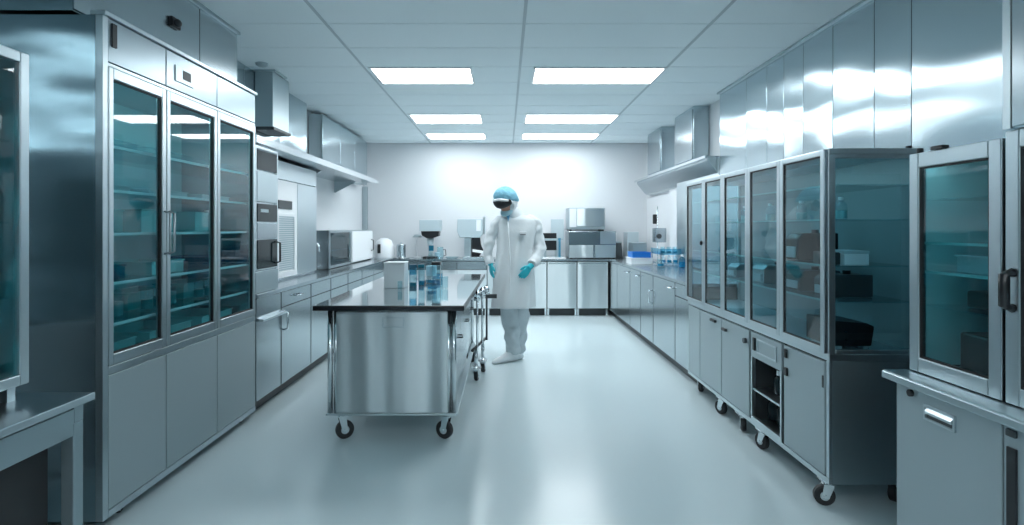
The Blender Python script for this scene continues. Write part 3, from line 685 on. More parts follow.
# ------------------------------------------------------------------ right wheeled display cabinet
def right_display():
    xf, xb, y0, y1 = 1.60, 2.06, 2.77, 4.90
    s = [2.77, 3.22, 3.65, 4.07, 4.46, 4.90]
    r = thing('display_cabinet', 'long wheeled cabinet with five sliding glass doors above light grey cupboards', 'cabinet', (1.83, 3.83, 0))
    m = MB()
    m.box(xf+.02, xb, y0, y0+.02, .13, .755); m.box(xf+.02, xb, y1-.02, y1, .13, .755); m.box(xb-.02, xb, y0+.02, y1-.02, .13, .755)
    m.box(xf+.02, xb-.02, y0+.02, y1-.02, .13, .15)
    m.build('base_body', 'steel_dull', r)
    for y in s[1:-1]: B(xf+.03, xb-.02, y-.008, y+.008, .15, .74).build('divider', 'darkgrey', r)
    m = MB(); m.box(xf, xb, y0-.004, y1+.004, .74, .775)
    m.box(xf, xf+.02, y0, y1, .13, .16); m.box(xf+.001, xf+.02, y0, y0+.022, .16, .74)
    m.build('base_frame', 'steel_frame', r, bevel=.003)
    # upper glass case: posts and rails
    m = MB(); z0, z1 = .775, 1.765
    for y in (y0, y1-.03):
        m.box(xb-.03, xb, y, y+.03, z0, z1)
    m.box(xf, xf+.035, y0, y0+.03, z0, z1); m.box(xf, xf+.03, y1-.03, y1, z0, z1)
    m.box(xf, xb, y0-.002, y1, z1, z1+.03)
    m.box(xf+.035, xb-.03, y0, y0+.03, z0, z0+.02); m.box(xf+.03, xb-.03, y0, y0+.025, z1-.02, z1)
    m.build('case_frame', 'steel_frame', r, bevel=.003)
    B(xb-.012, xb-.004, y0+.03, y1-.03, z0, z1).build('back_panel', 'interior_grey', r)
    B(xf+.04, xf+.06, y0+.05, y1-.05, z1-.010, z1-.001).build('added_fill_strip', 'fill_glow', r)  # made-up source to lighten the inside of the case
    B(xf+.026, xf+.030, y0+.035, y1-.035, z1-.032, z1-.001).build('strip_shield', 'steel_dull', r)  # added only to keep the made-up source out of sight
    B(xf+.035, xb-.03, y0+.012, y0+.018, z0+.02, z1-.02).build('side_pane', 'glass', r)
    B(xf+.03, xb-.03, y1-.018, y1-.012, z0, z1).build('side_pane', 'glass', r)
    for z in (1.03, 1.21, 1.445, 1.62): B(xf+.045, xb-.014, y0+.035, y1-.035, z-.006, z).build('shelf', 'glass_clear', r)
    m = MB()
    for z in (1.03, 1.21, 1.445, 1.62): m.box(xf+.037, xf+.045, y0+.035, y1-.035, z-.008, z+.001)
    m.build('shelf_edge', 'teal_pale', r)
    for i in range(5):
        a, b = s[i]+(.002), s[i+1]-.002
        d = frame_rect(MB(), xf-.022, xf-.002, a, b, .778, 1.79, .034, .03).build('glass_door', 'steel_frame', r, bevel=.003)
        B(xf-.014, xf-.009, a+.03, b-.03, .80, 1.765).build('pane', 'glass', d)
        frame_rect(MB(), xf-.018, xf-.004, a+.034, b-.034, .808, 1.76, .006).build('gasket', 'rubber', d)
        if i == 4: MB().ell((xf-.03, a+.02, 1.28), (.012, .012, .018)).build('knob', 'black', d, smooth=True)
    # cupboards
    xd = xf-.004
    def door(a, b, z0=.165, z1=.73, i=0):
        return B(xd, xf+.02, a, b, z0, z1).build('cupboard_door', 'door_grey', r, bevel=.003)
    d = door(2.80, 3.205)
    B(xd-.012, xd, 3.16, 3.185, .665, .715).build('latch', 'black', d, bevel=.003)
    B(xd-.012, xd, 3.155, 3.185, .565, .610).build('latch', 'black', d, bevel=.003)
    B(xd-.004, xd, 2.805, 2.815, .60, .66).build('hinge', 'darkgrey', d)
    dr = B(xd, xf+.02, 3.235, 3.635, .57, .73).build('drawer', 'door_grey', r, bevel=.003)
    frame_rect(MB(), xd-.006, xd, 3.29, 3.54, .61, .70, .008).build('label_holder', 'steel_frame', dr)
    B(xd-.012, xd, 3.56, 3.59, .62, .70).build('latch', 'black', dr, bevel=.003)
    B(xd, xf+.02, 3.235, 3.635, .16, .185).build('niche_sill', 'steel_frame', r, bevel=.002)
    B(xd, xf+.02, 3.235, 3.25, .185, .57).build('niche_post', 'steel_frame', r); B(xd, xf+.02, 3.62, 3.635, .185, .57).build('niche_post', 'steel_frame', r)
    B(xf+.004, xb-.03, 3.25, 3.62, .355, .367).build('niche_shelf', 'steel_frame', r)
    d = door(3.665, 4.125)
    MB().cyl((xd-.018, 3.71, .655), (xd, 3.71, .655), .018, n=16).build('knob', 'darkgrey', d)
    hb = B(xd-.02, xd, 4.02, 4.09, .655, .675); hb.build('handle', 'black', d, bevel=.004)
    d = door(4.135, 4.58)
    B(xd-.02, xd, 4.22, 4.32, .685, .705).build('handle', 'black', d, bevel=.004)
    door(4.59, 4.87)
    for (x, y, a) in ((1.64, 2.83, 2.9), (1.64, 3.53, 1.9), (1.64, 3.85, 1.2), (1.64, 4.20, 2.0), (1.98, 2.86, .6), (1.98, 4.75, .4), (1.67, 4.78, 1.0)):
        caster(r, x, y, .13, a, .05)
    for y in (2.80, 4.86): MB().cyl((2.02, y, 1.795), (2.02, y, 1.81), .014, n=12).build('top_pin', 'black', r)
right_display()
# contents of the niche
for j, (y, z) in enumerate(((3.31, .186), (3.43, .186), (3.55, .186), (3.33, .368), (3.47, .368))):
    p = ['near', 'middle', 'far', 'near', 'far'][j]
    t = thing('reagent_jar', f'dark reagent jar in the open niche, {p} one of the {"lower" if z < .3 else "upper"} level', 'jar', (1.72, y, z), 'dark jars in the open niche')
    MB().lathe((1.72, y, z), [(0, 0), (.045, 0), (.05, .01), (.05, .10), (.035, .12), (0, .12)]).build('vessel', 'glass_dark', t, smooth=True)
    MB().lathe((1.72, y, z+.12), [(0, 0), (.037, 0), (.037, .03), (0, .03)]).build('lid', 'steel_bright', t)
# contents of the case
t = thing('carry_case', 'black case with two catches on the floor of the wheeled display cabinet', 'case', (1.78, 2.95, .775))
MB().quadprism([(1.655, .80), (1.86, .80), (1.875, .90), (1.84, .915), (1.655, .93)], 'y', 2.84, 3.08).build('body', 'black', t, bevel=.006)
for x in (1.69, 1.83): B(x, x+.03, 2.86, 3.06, .7755, .80).build('foot', 'pale_plastic', t)
for x in (1.72,): 
    for z in (.83, .87): B(x, x+.012, 2.835, 2.84, z, z+.008).build('catch', 'steel_bright', t)
t = thing('carton', 'white topped grey carton on the second glass shelf behind the side pane', 'box', (1.80, 2.95, 1.21))
B(1.735, 1.86, 2.86, 3.05, 1.211, 1.268).build('body', 'white_plastic', t, bevel=.003)
B(1.733, 1.862, 2.858, 3.052, 1.268, 1.283).build('lid', 'pale_plastic', t, bevel=.002)
tag(B(1.66, 1.72, 2.87, 3.02, 1.211, 1.275).build('dark_case', 'darkgrey', bevel=.004), 'small dark box left of the white carton on the second glass shelf', 'box')
g = 'instruments inside the wheeled display cabinet'
k = 0
for (y, z, w, h, mt, lab) in (
    (3.36, 1.03, .18, .12, 'darkgrey', 'dark instrument on the lowest glass shelf behind the second glass door from the front'),
    (3.36, 1.21, .14, .16, 'black', 'black instrument with screen on the middle shelf behind the second glass door'),
    (3.05, 1.03, .14, .12, 'darkgrey', 'dark squat instrument on the lowest glass shelf behind the frontmost glass door'),
    (3.82, 1.03, .18, .12, 'steel_dull', 'grey instrument on the lowest glass shelf behind the third glass door'),
    (4.25, 1.03, .16, .10, 'steel_dull', 'small steel instrument behind the fourth glass door')):
    t = thing('bench_instrument', lab, 'instrument', (1.85, y, z), g)
    MB().quadprism([(1.72, z+.001), (1.96, z+.001), (1.96, z+h), (1.75, z+h), (1.72, z+h*.78)], 'y', y-w/2, y+w/2).build('body', mt, t, bevel=.006)
    B(1.712, 1.72, y-w/2+.02, y+w/2-.02, z+.015, z+h*.5).build('front_panel', 'pale_plastic', t, bevel=.002)
    MB().cyl((1.86, y, z+h), (1.86, y, z+h+.02), .02, n=14).build('knob', 'black', t)
for j in range(5):
    bottle(1.80, 3.00+.4*j, 1.446, .03, .12, 'small clear bottle on the upper glass shelf of the wheeled cabinet, ' + ['frontmost', 'second from front', 'third from front', 'fourth from front', 'farthest'][j], 'glass_clear', 'white_plastic', 'teal_pale', .4, group='small bottles on the upper glass shelf')

# ------------------------------------------------------------------ right front: base, worktop, glass cabinet, tall unit
def cab_front(ya, yb, label, first):
    r = thing('base_cabinet', label, 'cabinet', (1.95, (ya+yb)/2, 0), 'right front base cabinets')
    B(1.66, 2.29, ya+.001, yb-.001, .03, .760).build('body', 'steel_side', r)
    B(1.70, 2.27, ya+.01, yb-.01, 0, .03).build('plinth', 'darkgrey', r)
    d = B(1.64, 1.66, ya+.004, yb-.004, .04, .757).build('door', 'door_grey', r, bevel=.003)
    if first:
        frame_rect(MB(), 1.632, 1.64, 2.035, 2.185, .655, .715, .009).build('recess_frame', 'steel_frame', d, bevel=.001)
        B(1.6385, 1.6405, 2.044, 2.176, .664, .706).build('recess', 'darkgrey', d)
        MB().quadprism([(1.628, .690), (1.639, .706), (1.639, .684), (1.630, .680)], 'y', 2.046, 2.174).build('handle', 'steel_frame', d)
        MB().cyl((1.628, 2.258, .735), (1.64, 2.258, .735), .014, n=18).build('lock', 'rubber', d)
    else:
        B(1.632, 1.64, yb-.055, yb-.02, .10, .69).build('grip_slot', 'black', d, bevel=.002)
        B(1.628, 1.64, yb-.055, yb-.02, .725, .75).build('lock', 'darkgrey', d, bevel=.004)
cab_front(1.845, 2.35, 'grey base cabinet with recessed pull and lock at the right front', True)
cab_front(1.34, 1.845, 'grey base cabinet with dark vertical grip at the right picture edge', False)
tag(MB().quadprism([(1.60, .768), (1.62, .762), (2.29, .762), (2.29, .80), (1.61, .80), (1.60, .794)], 'y', 1.33, 2.38).build('worktop', 'steel_dull', bevel=.003), 'steel worktop on the grey base cabinets at the right front', 'worktop')
# glass cabinet on it
def glass_cab(y0, y1, z0, z1, label, right=False):
    xf, xb = 1.72, 2.26
    r = thing('display_cabinet', label, 'cabinet', (1.98, (y0+y1)/2, z0))
    m = MB()
    m.box(xf+.02, xb, y0, y0+.015, z0, z1); m.box(xf+.02, xb, y1-.015, y1, z0, z1)
    m.box(xf+.02, xb, y0+.015, y1-.015, z1-.02, z1); m.box(xf+.02, xb, y0+.015, y1-.015, z0, z0+.02); m.box(xb-.015, xb, y0+.015, y1-.015, z0+.02, z1-.02)
    m.build('body', 'steel_side', r)
    B(xb-.018, xb-.0155, y0+.02, y1-.02, z0+.025, z1-.025).build('back_liner', 'interior', r)
    B(xf+.05, xb-.02, y1-.018, y1-.0155, z0+.025, z1-.025).build('side_liner', 'interior', r)
    B(xf+.03, xf+.045, y0+.04, y1-.04, z1-.030, z1-.021).build('added_fill_strip', 'fill_glow', r)  # added glow for an otherwise dark interior
    d = frame_rect(MB(), xf-.01, xf+.018, y0, y1, z0+.003, z1, .052, .06).build('glass_door', 'steel_frame', r, bevel=.004)
    B(xf+.002, xf+.007, y0+.045, y1-.045, z0+.05, z1-.05).build('pane', 'glass_teal', d)
    frame_rect(MB(), xf-.004, xf+.012, y0+.052, y1-.052, z0+.063, z1-.06, .007).build('gasket', 'rubber', d)
    for z in (1.08, 1.22, 1.34, 1.52): B(xf+.05, xb-.015, y0+.015, y1-.015, z-.006, z).build('shelf', 'glass_clear', r)
    m = MB()
    for z in (1.22, 1.34): m.box(xf+.043, xf+.05, y0+.016, y1-.016, z-.008, z+.002)
    m.build('shelf_edge', 'teal_pale', r)
    return r, d
r, d = glass_cab(1.93, 2.37, .801, 1.71, 'single door glass cabinet on the right front worktop')
B(1.70, 1.73, 2.18, 2.24, 1.71, 1.725).build('hinge', 'black', r, bevel=.002)
MB().cyl((1.75, 2.36, 1.71), (1.75, 2.36, 1.735), .012, n=12).build('pin', 'black', r)
tag(B(1.80, 2.05, 2.0, 2.22, .822, .99).build('equipment_box', 'black', bevel=.01), 'black equipment box at the bottom of the single door glass cabinet', 'box')
tag(B(1.86, 2.06, 2.05, 2.26, 1.0815, 1.15).build('equipment_box', 'darkgrey', bevel=.01), 'dark flat box on the lowest shelf of the single door glass cabinet', 'box')
open_bin(1.84, 2.06, 2.02, 2.28, 1.221, .07, 'pale_plastic', 'shallow pale bin on the middle shelf of the single door glass cabinet', 'bin')
r, d = glass_cab(1.36, 1.915, .801, 1.73, 'tall steel unit with glass door and black grip at the right picture edge')
bar_handle(d, 1.71, -1, 1.885, 1.13, 1.25, 'black', .016, .03)
B(1.71, 2.26, 1.36, 1.915, 1.735, 2.83).build('upper_body', 'steel_side', r)
B(1.70, 1.71, 1.37, 1.88, 1.74, 2.82).build('upper_door', 'steel', r, bevel=.003)
MB().cyl((1.700, 1.90, 1.76), (1.71, 1.90, 1.76), .006, n=10).build('screw', 'darkgrey', r)
B(1.699, 1.7095, 1.883, 1.913, 1.735, 2.82).build('corner_strip', 'steel_frame', r)

# ------------------------------------------------------------------ island
r = thing('island_table', 'wheeled stainless island with a glossy black edged top in the aisle', 'table', (-.74, 4.8, 0))
m = MB()
m.quadprism([(-1.235, 3.59), (-.262, 3.59), (-.215, 6.05), (-1.255, 6.05)], 'z', .868, .90)
m.build('tabletop', 'top_black', r, bevel=.003)
m = MB()
m.quadprism([(-1.228, 3.597), (-.269, 3.597), (-.222, 6.043), (-1.248, 6.043)], 'z', .9002, .9022)
m.build('top_surface', 'tabletop', r)
x0, x1, y0, y1 = -1.10, -.375, 3.66, 5.95
B(x0, x1, y0, y1, .19, .865).build('body', 'steel_island', r, bevel=.004)
d = B(x0+.0, x1-.0, y0-.012, y0-.001, .195, .855).build('end_panel', 'steel_island', r, bevel=.003)
frame_rect_y = MB()
for (a, b, c_, e) in ((-.80, -.655, .812, .82), (-.80, -.655, .752, .76), (-.80, -.79, .76, .812), (-.665, -.655, .76, .812)): frame_rect_y.box(a, b, y0-.018, y0-.012, c_, e)
frame_rect_y.build('highlight_frame', 'steel_frame', d, bevel=.001)  # thin frame built in the shape of a highlight on the end panel
for x in (-1.145, -1.105, -.37, -.335):
    MB().cyl((x, y0+.01, .19), (x, y0+.01, .867), .017, n=20).build('corner_post', 'steel_bright', r, smooth=True)
for x in (-1.12, -.35):
    MB().cyl((x, y1-.02, .19), (x, y1-.02, .867), .02, n=20).build('corner_post', 'steel_bright', r, smooth=True)
m = MB(); m.box(-1.17, -.31, y0-.01, y0+.03, .175, .19); m.box(-1.17, -.31, y1-.04, y1, .175, .19); m.box(-1.17, -1.13, y0+.03, y1-.04, .175, .19); m.box(-.35, -.31, y0+.03, y1-.04, .175, .19)
m.build('chassis', 'steel_dull', r, bevel=.003)
ys_ = [3.70, 4.45, 5.20, 5.92]
for i in range(3):
    d = B(x1+.001, x1+.02, ys_[i]+.004, ys_[i+1]-.004, .21, .85).build('side_door', 'steel', r, bevel=.003)
    MB().path([(x1+.02, ys_[i]+.60, .56), (x1+.045, ys_[i]+.60, .56), (x1+.045, ys_[i]+.68, .565), (x1+.02, ys_[i]+.68, .565)], .006, 8).build('handle', 'darkgrey', d, smooth=True)
    B(x0-.02, x0-.001, ys_[i]+.004, ys_[i+1]-.004, .21, .85).build('side_door', 'steel', r, bevel=.003)
for (x, y, a) in ((-1.09, 3.72, .5), (-.38, 3.72, 2.7), (-1.09, 5.86, .8), (-.37, 5.86, -.6)): caster(r, x, y, .175, a, .060)
# rail set on the right side: posts, cross bar, arm
t = thing('tool_stand', 'upright chrome rail stand with clamps beside the island and the person', 'stand', (-.24, 5.25, 0))
for (x, y) in ((-.25, 5.05), (-.215, 5.30), (-.18, 5.50)):
    MB().cyl((x, y, .30), (x, y, .84), .010, n=12).build('post', 'steel_bright' if x != -.18 else 'darkgrey', t, smooth=True)
MB().path([(-.29, 4.98, .31), (-.19, 5.56, .31)], .014, 10).build('lower_bar', 'darkgrey', t, smooth=True)
MB().path([(-.275, 4.98, .80), (-.19, 5.56, .80)], .014, 10).build('upper_bar', 'steel_bright', t, smooth=True)
for i, (x, y) in enumerate(((-.25, 5.05), (-.215, 5.30), (-.18, 5.50))):
    m = MB().ell((x, y, .80), (.03, .035, .035)).cyl((x-.03, y, .76), (x+.03, y, .76), .018, n=12)
    m.build('clamp', 'chrome', t, smooth=True)
m = MB(); m.box(-.20, -.08, 5.485, 5.525, .71, .75); m.build('side_arm', 'darkgrey', t, bevel=.004)
MB().cyl((-.30, 5.02, .78), (-.36, 4.99, .78), .022, n=14).build('hose_joint', 'chrome', t)
for (x, y) in ((-.265, 5.12), (-.215, 5.42)):
    MB().cyl((x, y, .10), (x, y, .31), .016, n=12).build('foot_post', 'steel_bright', t, smooth=True)
    caster(t, x, y, .125, 1.4, .045)

# things on the island
ZI = .9025
t = thing('white_carton', 'plain white box on the island, left of the blue bottles', 'box', (-.85, 4.75, ZI))
B(-1.0, -.83, 4.62, 4.80, ZI, ZI+.205).build('body', 'white_plastic', t, bevel=.004)
B(-1.003, -.827, 4.617, 4.803, ZI+.205, ZI+.213).build('lid', 'white_plastic', t, bevel=.002)
beaker(-.835, 4.45, ZI, .018, .075, 'tiny empty clear tube glass before the white box on the island', None)
def tube_bottle(px, D, w, h, label, bands, cap=None, body='glass_clear'):
    x = (px-CX)*D/F
    t = thing('sample_bottle', label, 'bottle', (x, D, ZI), 'sample bottles on the island')
    a = w/2
    m = MB(); q = .003
    m.box(x-a, x-a+q, D-a, D+a, ZI, ZI+h); m.box(x+a-q, x+a, D-a, D+a, ZI, ZI+h); m.box(x-a+q, x+a-q, D-a, D-a+q, ZI, ZI+h); m.box(x-a+q, x+a-q, D+a-q, D+a, ZI, ZI+h); m.box(x-a+q, x+a-q, D-a+q, D+a-q, ZI, ZI+q)
    m.build('vessel', body, t, bevel=.001)
    for (z0, z1, mt) in bands: B(x-a+q+.001, x+a-q-.001, D-a+q+.001, D+a-q-.001, ZI+z0+q, ZI+z1).build('liquid', mt, t)
    if cap: B(x-a-.002, x+a+.002, D-a-.002, D+a+.002, ZI+h, ZI+h+.03).build('cap', cap, t, bevel=.003)
tube_bottle(413, 4.75, .058, .19, 'tall square clear vessel with deep teal liquid at its foot', [(0, .035, 'liquid2'), (.10, .19, 'glass_blue')], None)
tube_bottle(421.5, 4.85, .050, .155, 'slim square vessel with blue liquid and a slate blue stopper', [(0, .04, 'liquid')], 'liquid2')
bottle(-.665, 5.05, ZI, .047, .34, 'tallest blue shouldered bottle at the centre of the island group', 'glass_clear', 'liquid', 'liquid', .10, labelcol='maskblue')
MB_ = None
t = bottle(-.66, 5.45, ZI, .055, .26, 'round flask with blue filling behind the tallest bottle', 'glass_clear', 'maskblue', 'liquid', .22)
tube_bottle(436.5, 4.95, .075, .17, 'wide clear square jar with a black screw lid', [(0, .03, 'glass_blue')], 'black', 'glass_clear')
beaker((444-CX)*4.6/F, 4.6, ZI, .034, .10, 'right hand clear beaker standing at the edge of the bottle group', None)
beaker((432-CX)*4.5/F, 4.5, ZI, .040, .085, 'wide clear beaker in front of the black lidded jar', 'glass_blue', .35)

# ------------------------------------------------------------------ person
def cr(pts, n):
    """Catmull-Rom through list of tuples"""
    P = [pts[0]] + list(pts) + [pts[-1]]; out = []
    for i in range(1, len(P)-2):
        for k in range(n):
            u = k/n
            out.append(tuple(.5*((2*b) + (c-a)*u + (2*a-5*b+4*c-d)*u*u + (3*b-a-3*c+d)*u**3) for a, b, c, d in zip(P[i-1], P[i], P[i+1], P[i+2])))
    out.append(tuple(pts[-1])); return out

def person():
    ox, oy = .085, 5.85
    def W(x, y, z): return Vector((ox+x, oy+y, z))
    R = thing('person', 'person in a long white coat, blue hair cap and turquoise gloves standing beside the island', 'person', (ox, oy, 0))
    def limb(mb, pts, n=14, k=6, wr=0, seed=0, flat=1):
        q = cr(pts, k); mb.path([W(*p[:3]) for p in q], [p[3] for p in q], n, wr, seed, flat)
        return mb
    # joints (x right in the picture, y away from the viewer)
    sL, eL, wL = (-.155, .02, 1.49), (-.250, .00, 1.24), (-.235, -.03, 1.03)
    sR, eR, wR = (.225, .03, 1.50), (.278, .05, 1.21), (.175, -.12, 1.005)
    K = 1.13; hc = W(-.075, -.095, 1.685)              # head centre
    fwd = Vector((-.40, -.72, -.56)).normalized()
    side = Vector((0, 0, 1)).cross(-fwd).normalized()      # x of the head
    upv = (-fwd).cross(side).normalized(); upv = -upv if upv.z < 0 else upv
    rot = Matrix((side, -fwd, upv)).transposed()           # head frame: -y forward, z up
    if rot.determinant() < 0: side = -side; rot = Matrix((side, -fwd, upv)).transposed()
    def Hd(x, y, z): return hc + rot @ Vector((x, y, z)) * K
    # continuous body
    m = MB()
    m.ell(hc, (.082, .105, .126), rot, 24, 16)
    m.ell(Hd(0, -.030, -.065), (.058, .064, .058), rot)               # jaw
    m.ell(Hd(0, -.098, -.012), (.013, .018, .026), rot, 12, 8)        # nose
    for s in (-1, 1): m.ell(Hd(s*.074, .005, -.005), (.010, .018, .030), rot, 12, 8)
    limb(m, [(-.045, -.02, 1.62, .052), (-.01, .01, 1.56, .055), (.015, .02, 1.50, .08)])
    for z, a, b, cx in ((1.42, .10, .07, .03), (1.34, .14, .09, .03), (1.22, .14, .09, .02), (1.08, .14, .10, .01), (.96, .165, .115, 0)):
        m.ell(W(cx, .02, z), (a, b, .10))
    for (s_, e, w_) in ((sL, eL, wL), (sR, eR, wR)):
        limb(m, [((s_[0]*.85), s_[1], s_[2]-.05, .040), (*e, .030), (w_[0], w_[1], w_[2]+.03, .018)])
    limb(m, [(-.07, .02, .92, .088), (-.03, .0, .52, .055), (-.005, .03, .28, .05), (.0, .04, .10, .036)])
    limb(m, [(.08, .03, .92, .088), (.085, .04, .52, .055), (.07, .09, .28, .05), (.06, .12, .10, .036)])
    limb(m, [(.0, .05, .07, .038), (-.08, -.0, .04, .026), (-.13, -.045, .035, .020)])
    limb(m, [(.06, .13, .07, .038), (-.01, .07, .04, .026), (-.07, .02, .035, .020)])
    m.build('body', 'skin', R, remesh=.011)
    # trousers
    for s, pts in ((0, [(-.055, .02, .80, .105), (-.03, .0, .52, .092), (-.012, .02, .30, .082), (.0, .035, .13, .070), (.0, .04, .10, .062)]),
                   (1, [(.065, .03, .80, .105), (.080, .04, .52, .090), (.068, .08, .30, .080), (.06, .11, .13, .070), (.06, .12, .10, .062)])):
        limb(MB(), pts, 24, 10, .028, s*9).build('trouser_leg', 'suit', R, smooth=True, sub=1)
    # boot covers
    for (ax, ay, tx, ty) in ((.0, .045, -.20, -.085), (.06, .125, -.13, -.03)):
        d = Vector((tx-ax, ty-ay, 0)).normalized(); n_ = Vector((-d.y, d.x, 0)); L_ = .29
        rings = []
        for u, hw, ht in ((-.055, .022, .05), (-.04, .042, .085), (0, .050, .125), (.05, .050, .125), (.10, .048, .088), (.16, .052, .066), (.21, .048, .052), (.245, .032, .038), (.258, .012, .02)):
            c0 = Vector((ox+ax, oy+ay, 0)) + d*u; ring = []
            for k in range(16):
                q = 2*PI*k/16; cc, ss = math.cos(q), math.sin(q)
                ring.append(c0 + n_*hw*cc + Vector((0, 0, max(.003, ht/2 + ht/2*ss*(1 if ss > 0 else 1.0)))))
            rings.append(ring)
        b = MB().loft(rings)
        b.build('boot_cover', 'coat', R, smooth=True, sub=1)
    # coat
    rings = []; N = 48
    prof = cr([(1.545, .065, .062, .005, .005), (1.535, .095, .075, .012, .01), (1.52, .150, .095, .025, .02), (1.485, .205, .118, .034, .02), (1.43, .215, .130, .036, .02), (1.36, .205, .138, .034, .015), (1.22, .192, .135, .026, .01),
               (1.05, .195, .135, .014, .0), (.90, .212, .142, .004, .0), (.72, .218, .15, -.002, .0), (.565, .222, .155, -.004, .0)], 6)
    for (z, a, b, cx, cy) in prof:
        ring = []
        dn = max(0, min(1, (1.45 - z)/.85))
        for k in range(N):
            q = 2*PI*k/N
            fold = .004 + .014*dn
            rr = 1 + fold/.2*math.sin(q*7 + 2.2*math.sin(z*3.1)) + .04*dn*noise.noise(Vector((math.cos(q)*2, math.sin(q)*2, z*4)))
            zz = z + (.03*math.cos(q*1)*0)
            ring.append(W(cx + a*rr*math.cos(q), cy + b*rr*math.sin(q), zz))
        rings.append(ring)
    m = MB().loft(rings)
    coat = m.build('coat', 'coat', R, smooth=True, sub=1)
    # front placket & pocket & collar
    pts = [W(-.045 - .012*math.sin(z*5), -.128-(.02 if z < 1.3 else (0 if z < 1.42 else -.03)), z) for z in [1.46, 1.40, 1.30, 1.15, 1.0, .85, .70, .58]]
    MB().path(pts, .009, 8).build('placket', 'coat', coat, smooth=True)
    pk = MB(); pk.box(ox+.062, ox+.135, oy-.142, oy-.125, 1.335, 1.362); pk.build('chest_pocket', 'white_plastic', coat, bevel=.004)
    pk = MB(); pk.box(ox+.070, ox+.125, oy-.145, oy-.142, 1.328, 1.336); pk.build('pocket_trim', 'darkgrey', coat)
    for s_, pts in ((0, [(-.09, .02, 1.465, .055), (-.145, .02, 1.455, .068), (-.210, .01, 1.36, .058), (*eL, .056), (-.265, -.01, 1.13, .054), (wL[0], wL[1], wL[2]-.005, .046)]),
                    (1, [(.15, .02, 1.47, .055), (.205, .03, 1.465, .070), (.250, .05, 1.36, .062), (*eR, .062), (.25, -.02, 1.10, .060), (wR[0]+.012, wR[1]+.01, wR[2]+.02, .048)])):
        limb(MB(), pts, 26, 10, .020, s_*5).build('sleeve', 'coat', coat, smooth=True, sub=1)
    # collar / hood at the neck
    limb(MB(), [(-.055, -.03, 1.615, .078), (-.03, -.01, 1.575, .085), (.005, .01, 1.525, .098), (.02, .02, 1.49, .11)], 24, 6, .008).build('hood_neck', 'coat', coat, smooth=True)
    m = MB().quadprism([(-.045, 0), (.02, 0), (-.005, -.10)], 'y', 0, .012)
    for v in m.bm.verts: v.co = W(-.055, -.115, 1.57) + Vector((v.co.x+.01, v.co.y + v.co.z*.25, v.co.z))
    m.build('shirt', 'shirtblue', R)
    # cap: ruffled bouffant over the back and crown
    rings = []; n = 40
    for j in range(13):
        t = math.radians(-18 + 106*j/12); ring = []; back = lambda q: max(0, math.sin(q)+.15)*(1-j/12)**1.5*.085
        for k in range(n):
            q = 2*PI*k/n
            puff = 1 + .025*math.sin(q*13 + j) + .03*noise.noise(Vector((math.cos(q)*3, math.sin(q)*3, j*.5)))
            lift = .035*max(0, -math.sin(q))*math.cos(t)           # higher over the forehead
            ring.append(Hd(.104*puff*math.cos(t)*math.cos(q), .118*puff*math.cos(t)*math.sin(q)+.015, .02 + .108*puff*math.sin(t) + lift*1.6 - back(q)))
        rings.append(ring)
    MB().loft(rings).build('hair_cap', 'cap', R, smooth=True, sub=1)
    # white hood edge around the face
    MB().ell(Hd(0, .022, -.035), (.096, .108, .118), rot, 24, 14).build('hood', 'coat', R, smooth=True)
    pts = []
    for k in range(25):
        q = 2*PI*k/24
        pts.append(Hd(.090*math.sin(q), -.030 - (.082 if math.cos(q) > 0 else .02)*math.cos(q), -.010 + .084*math.cos(q)))
    MB().path(pts, .014, 10).build('hood_rim', 'white_plastic', R, smooth=True)
    # goggles: wrap visor
    rings = []
    for k in range(17):
        q = math.radians(-68 + 136*k/16)
        e = 1 - .35*abs(k-8)/8
        c0 = Vector((.094*math.sin(q), -.020-.098*math.cos(q), .022)); hh = .045*e
        nrm = Vector((math.sin(q), -math.cos(q), 0))
        rings.append([hc + rot @ (c0 + nrm*a + Vector((0, 0, b))) * K for a, b in ((-.010, -hh), (.010, -hh*.9), (.014, 0), (.010, hh*.9), (-.010, hh), (-.012, 0))])
    MB().loft(rings).build('goggles', 'black', R, smooth=True, sub=1)
    # mask under the chin
    m = MB().ell(Hd(0, -.050, -.092), (.066, .068, .038), rot, 20, 12)
    m.build('face_mask', 'maskblue', R, smooth=True)
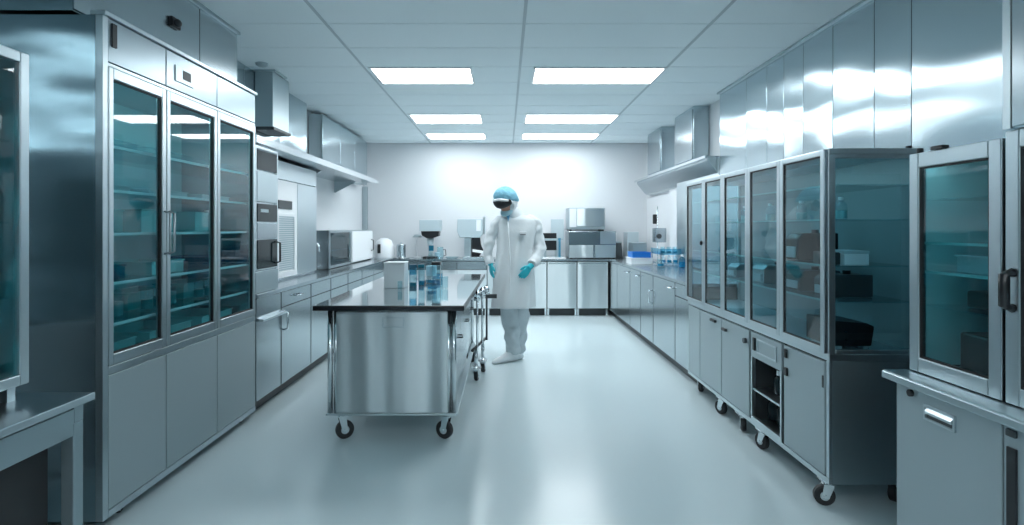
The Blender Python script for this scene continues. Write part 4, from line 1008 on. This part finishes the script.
    # gloves with five fingers
    def hand(wr, d, nrm, curl, lat_sign):
        d = Vector(d).normalized(); nrm = Vector(nrm); nrm = (nrm - d*nrm.dot(d)).normalized(); lat = d.cross(nrm)*lat_sign
        w0 = W(*wr); m = MB()
        m.path([w0 - d*.03, w0 + d*.01, w0 + d*.02], [.031, .030, .028], 14)
        m.path([w0, w0+d*.03, w0+d*.06, w0+d*.085], [.026, .036, .040, .036], 16, flat=.45) if abs(Vector((0,0,1)).dot(nrm)) > .7 else None
        for j in range(4):
            a0 = w0 + d*.005 + lat*(-.010 + .007*j); a1 = w0 + d*.085 + lat*(-.030+.020*j)
            m.path([a0, (a0+a1)/2, a1], [.014, .014, .0115], 10)
        for j, L_ in enumerate((.070, .080, .074, .058)):
            base = w0 + d*.085 + lat*(-.030 + .020*j); pts = [base]; ang = 0; p = base.copy()
            for seg, f in enumerate((.45, .32, .23)):
                ang += curl*(.5+.25*seg + .08*j)
                p = p + (d*math.cos(ang) + nrm*math.sin(ang))*L_*f; pts.append(p.copy())
            m.path(pts, [.0105, .0100, .0092, .0065], 10)
        b0 = w0 + d*.02 - lat*.022
        m.path([b0, b0 + d*.025 - lat*.022 + nrm*.008, b0 + d*.055 - lat*.030 + nrm*.018, b0 + d*.072 - lat*.030 + nrm*.024], [.015, .013, .011, .007], 10)
        return m.build('glove', 'glove', R, remesh=.0035)
    hand((wR[0], wR[1], wR[2]), (-.62, -.22, -.72), (-.1, .9, .1), .35, 1)
    hand((wL[0], wL[1], wL[2]), (.10, -.10, -1), (.9, .3, 0), .3, -1)
person()

# ------------------------------------------------------------------ light & camera
w = bpy.data.worlds.new('world'); bpy.context.scene.world = w; w.use_nodes = True
w.node_tree.nodes['Background'].inputs[0].default_value = (.55, .75, .82, 1)
w.node_tree.nodes['Background'].inputs[1].default_value = .02

cam = bpy.data.cameras.new('camera'); co = bpy.data.objects.new('camera', cam); C.objects.link(co)
co.location = (0, 0, H); co.rotation_euler = (PI/2, 0, 0)
cam.sensor_width = 36; cam.lens = F/1024*36
cam.shift_x = (512-CX)/1024; cam.shift_y = -(262.5-CY)/1024
cam.clip_start = .02
sc = bpy.context.scene; sc.camera = co
sc.view_settings.view_transform = 'Standard'; sc.view_settings.look = 'None'
sc.view_settings.gamma = 1; sc.view_settings.use_curve_mapping = False
sc.view_settings.exposure = 0.38
try:
    sc.cycles.max_bounces = 10; sc.cycles.transparent_max_bounces = 24; sc.cycles.use_denoising = True
    sc.cycles.sample_clamp_indirect = 5; sc.cycles.blur_glossy = .5
except Exception: pass
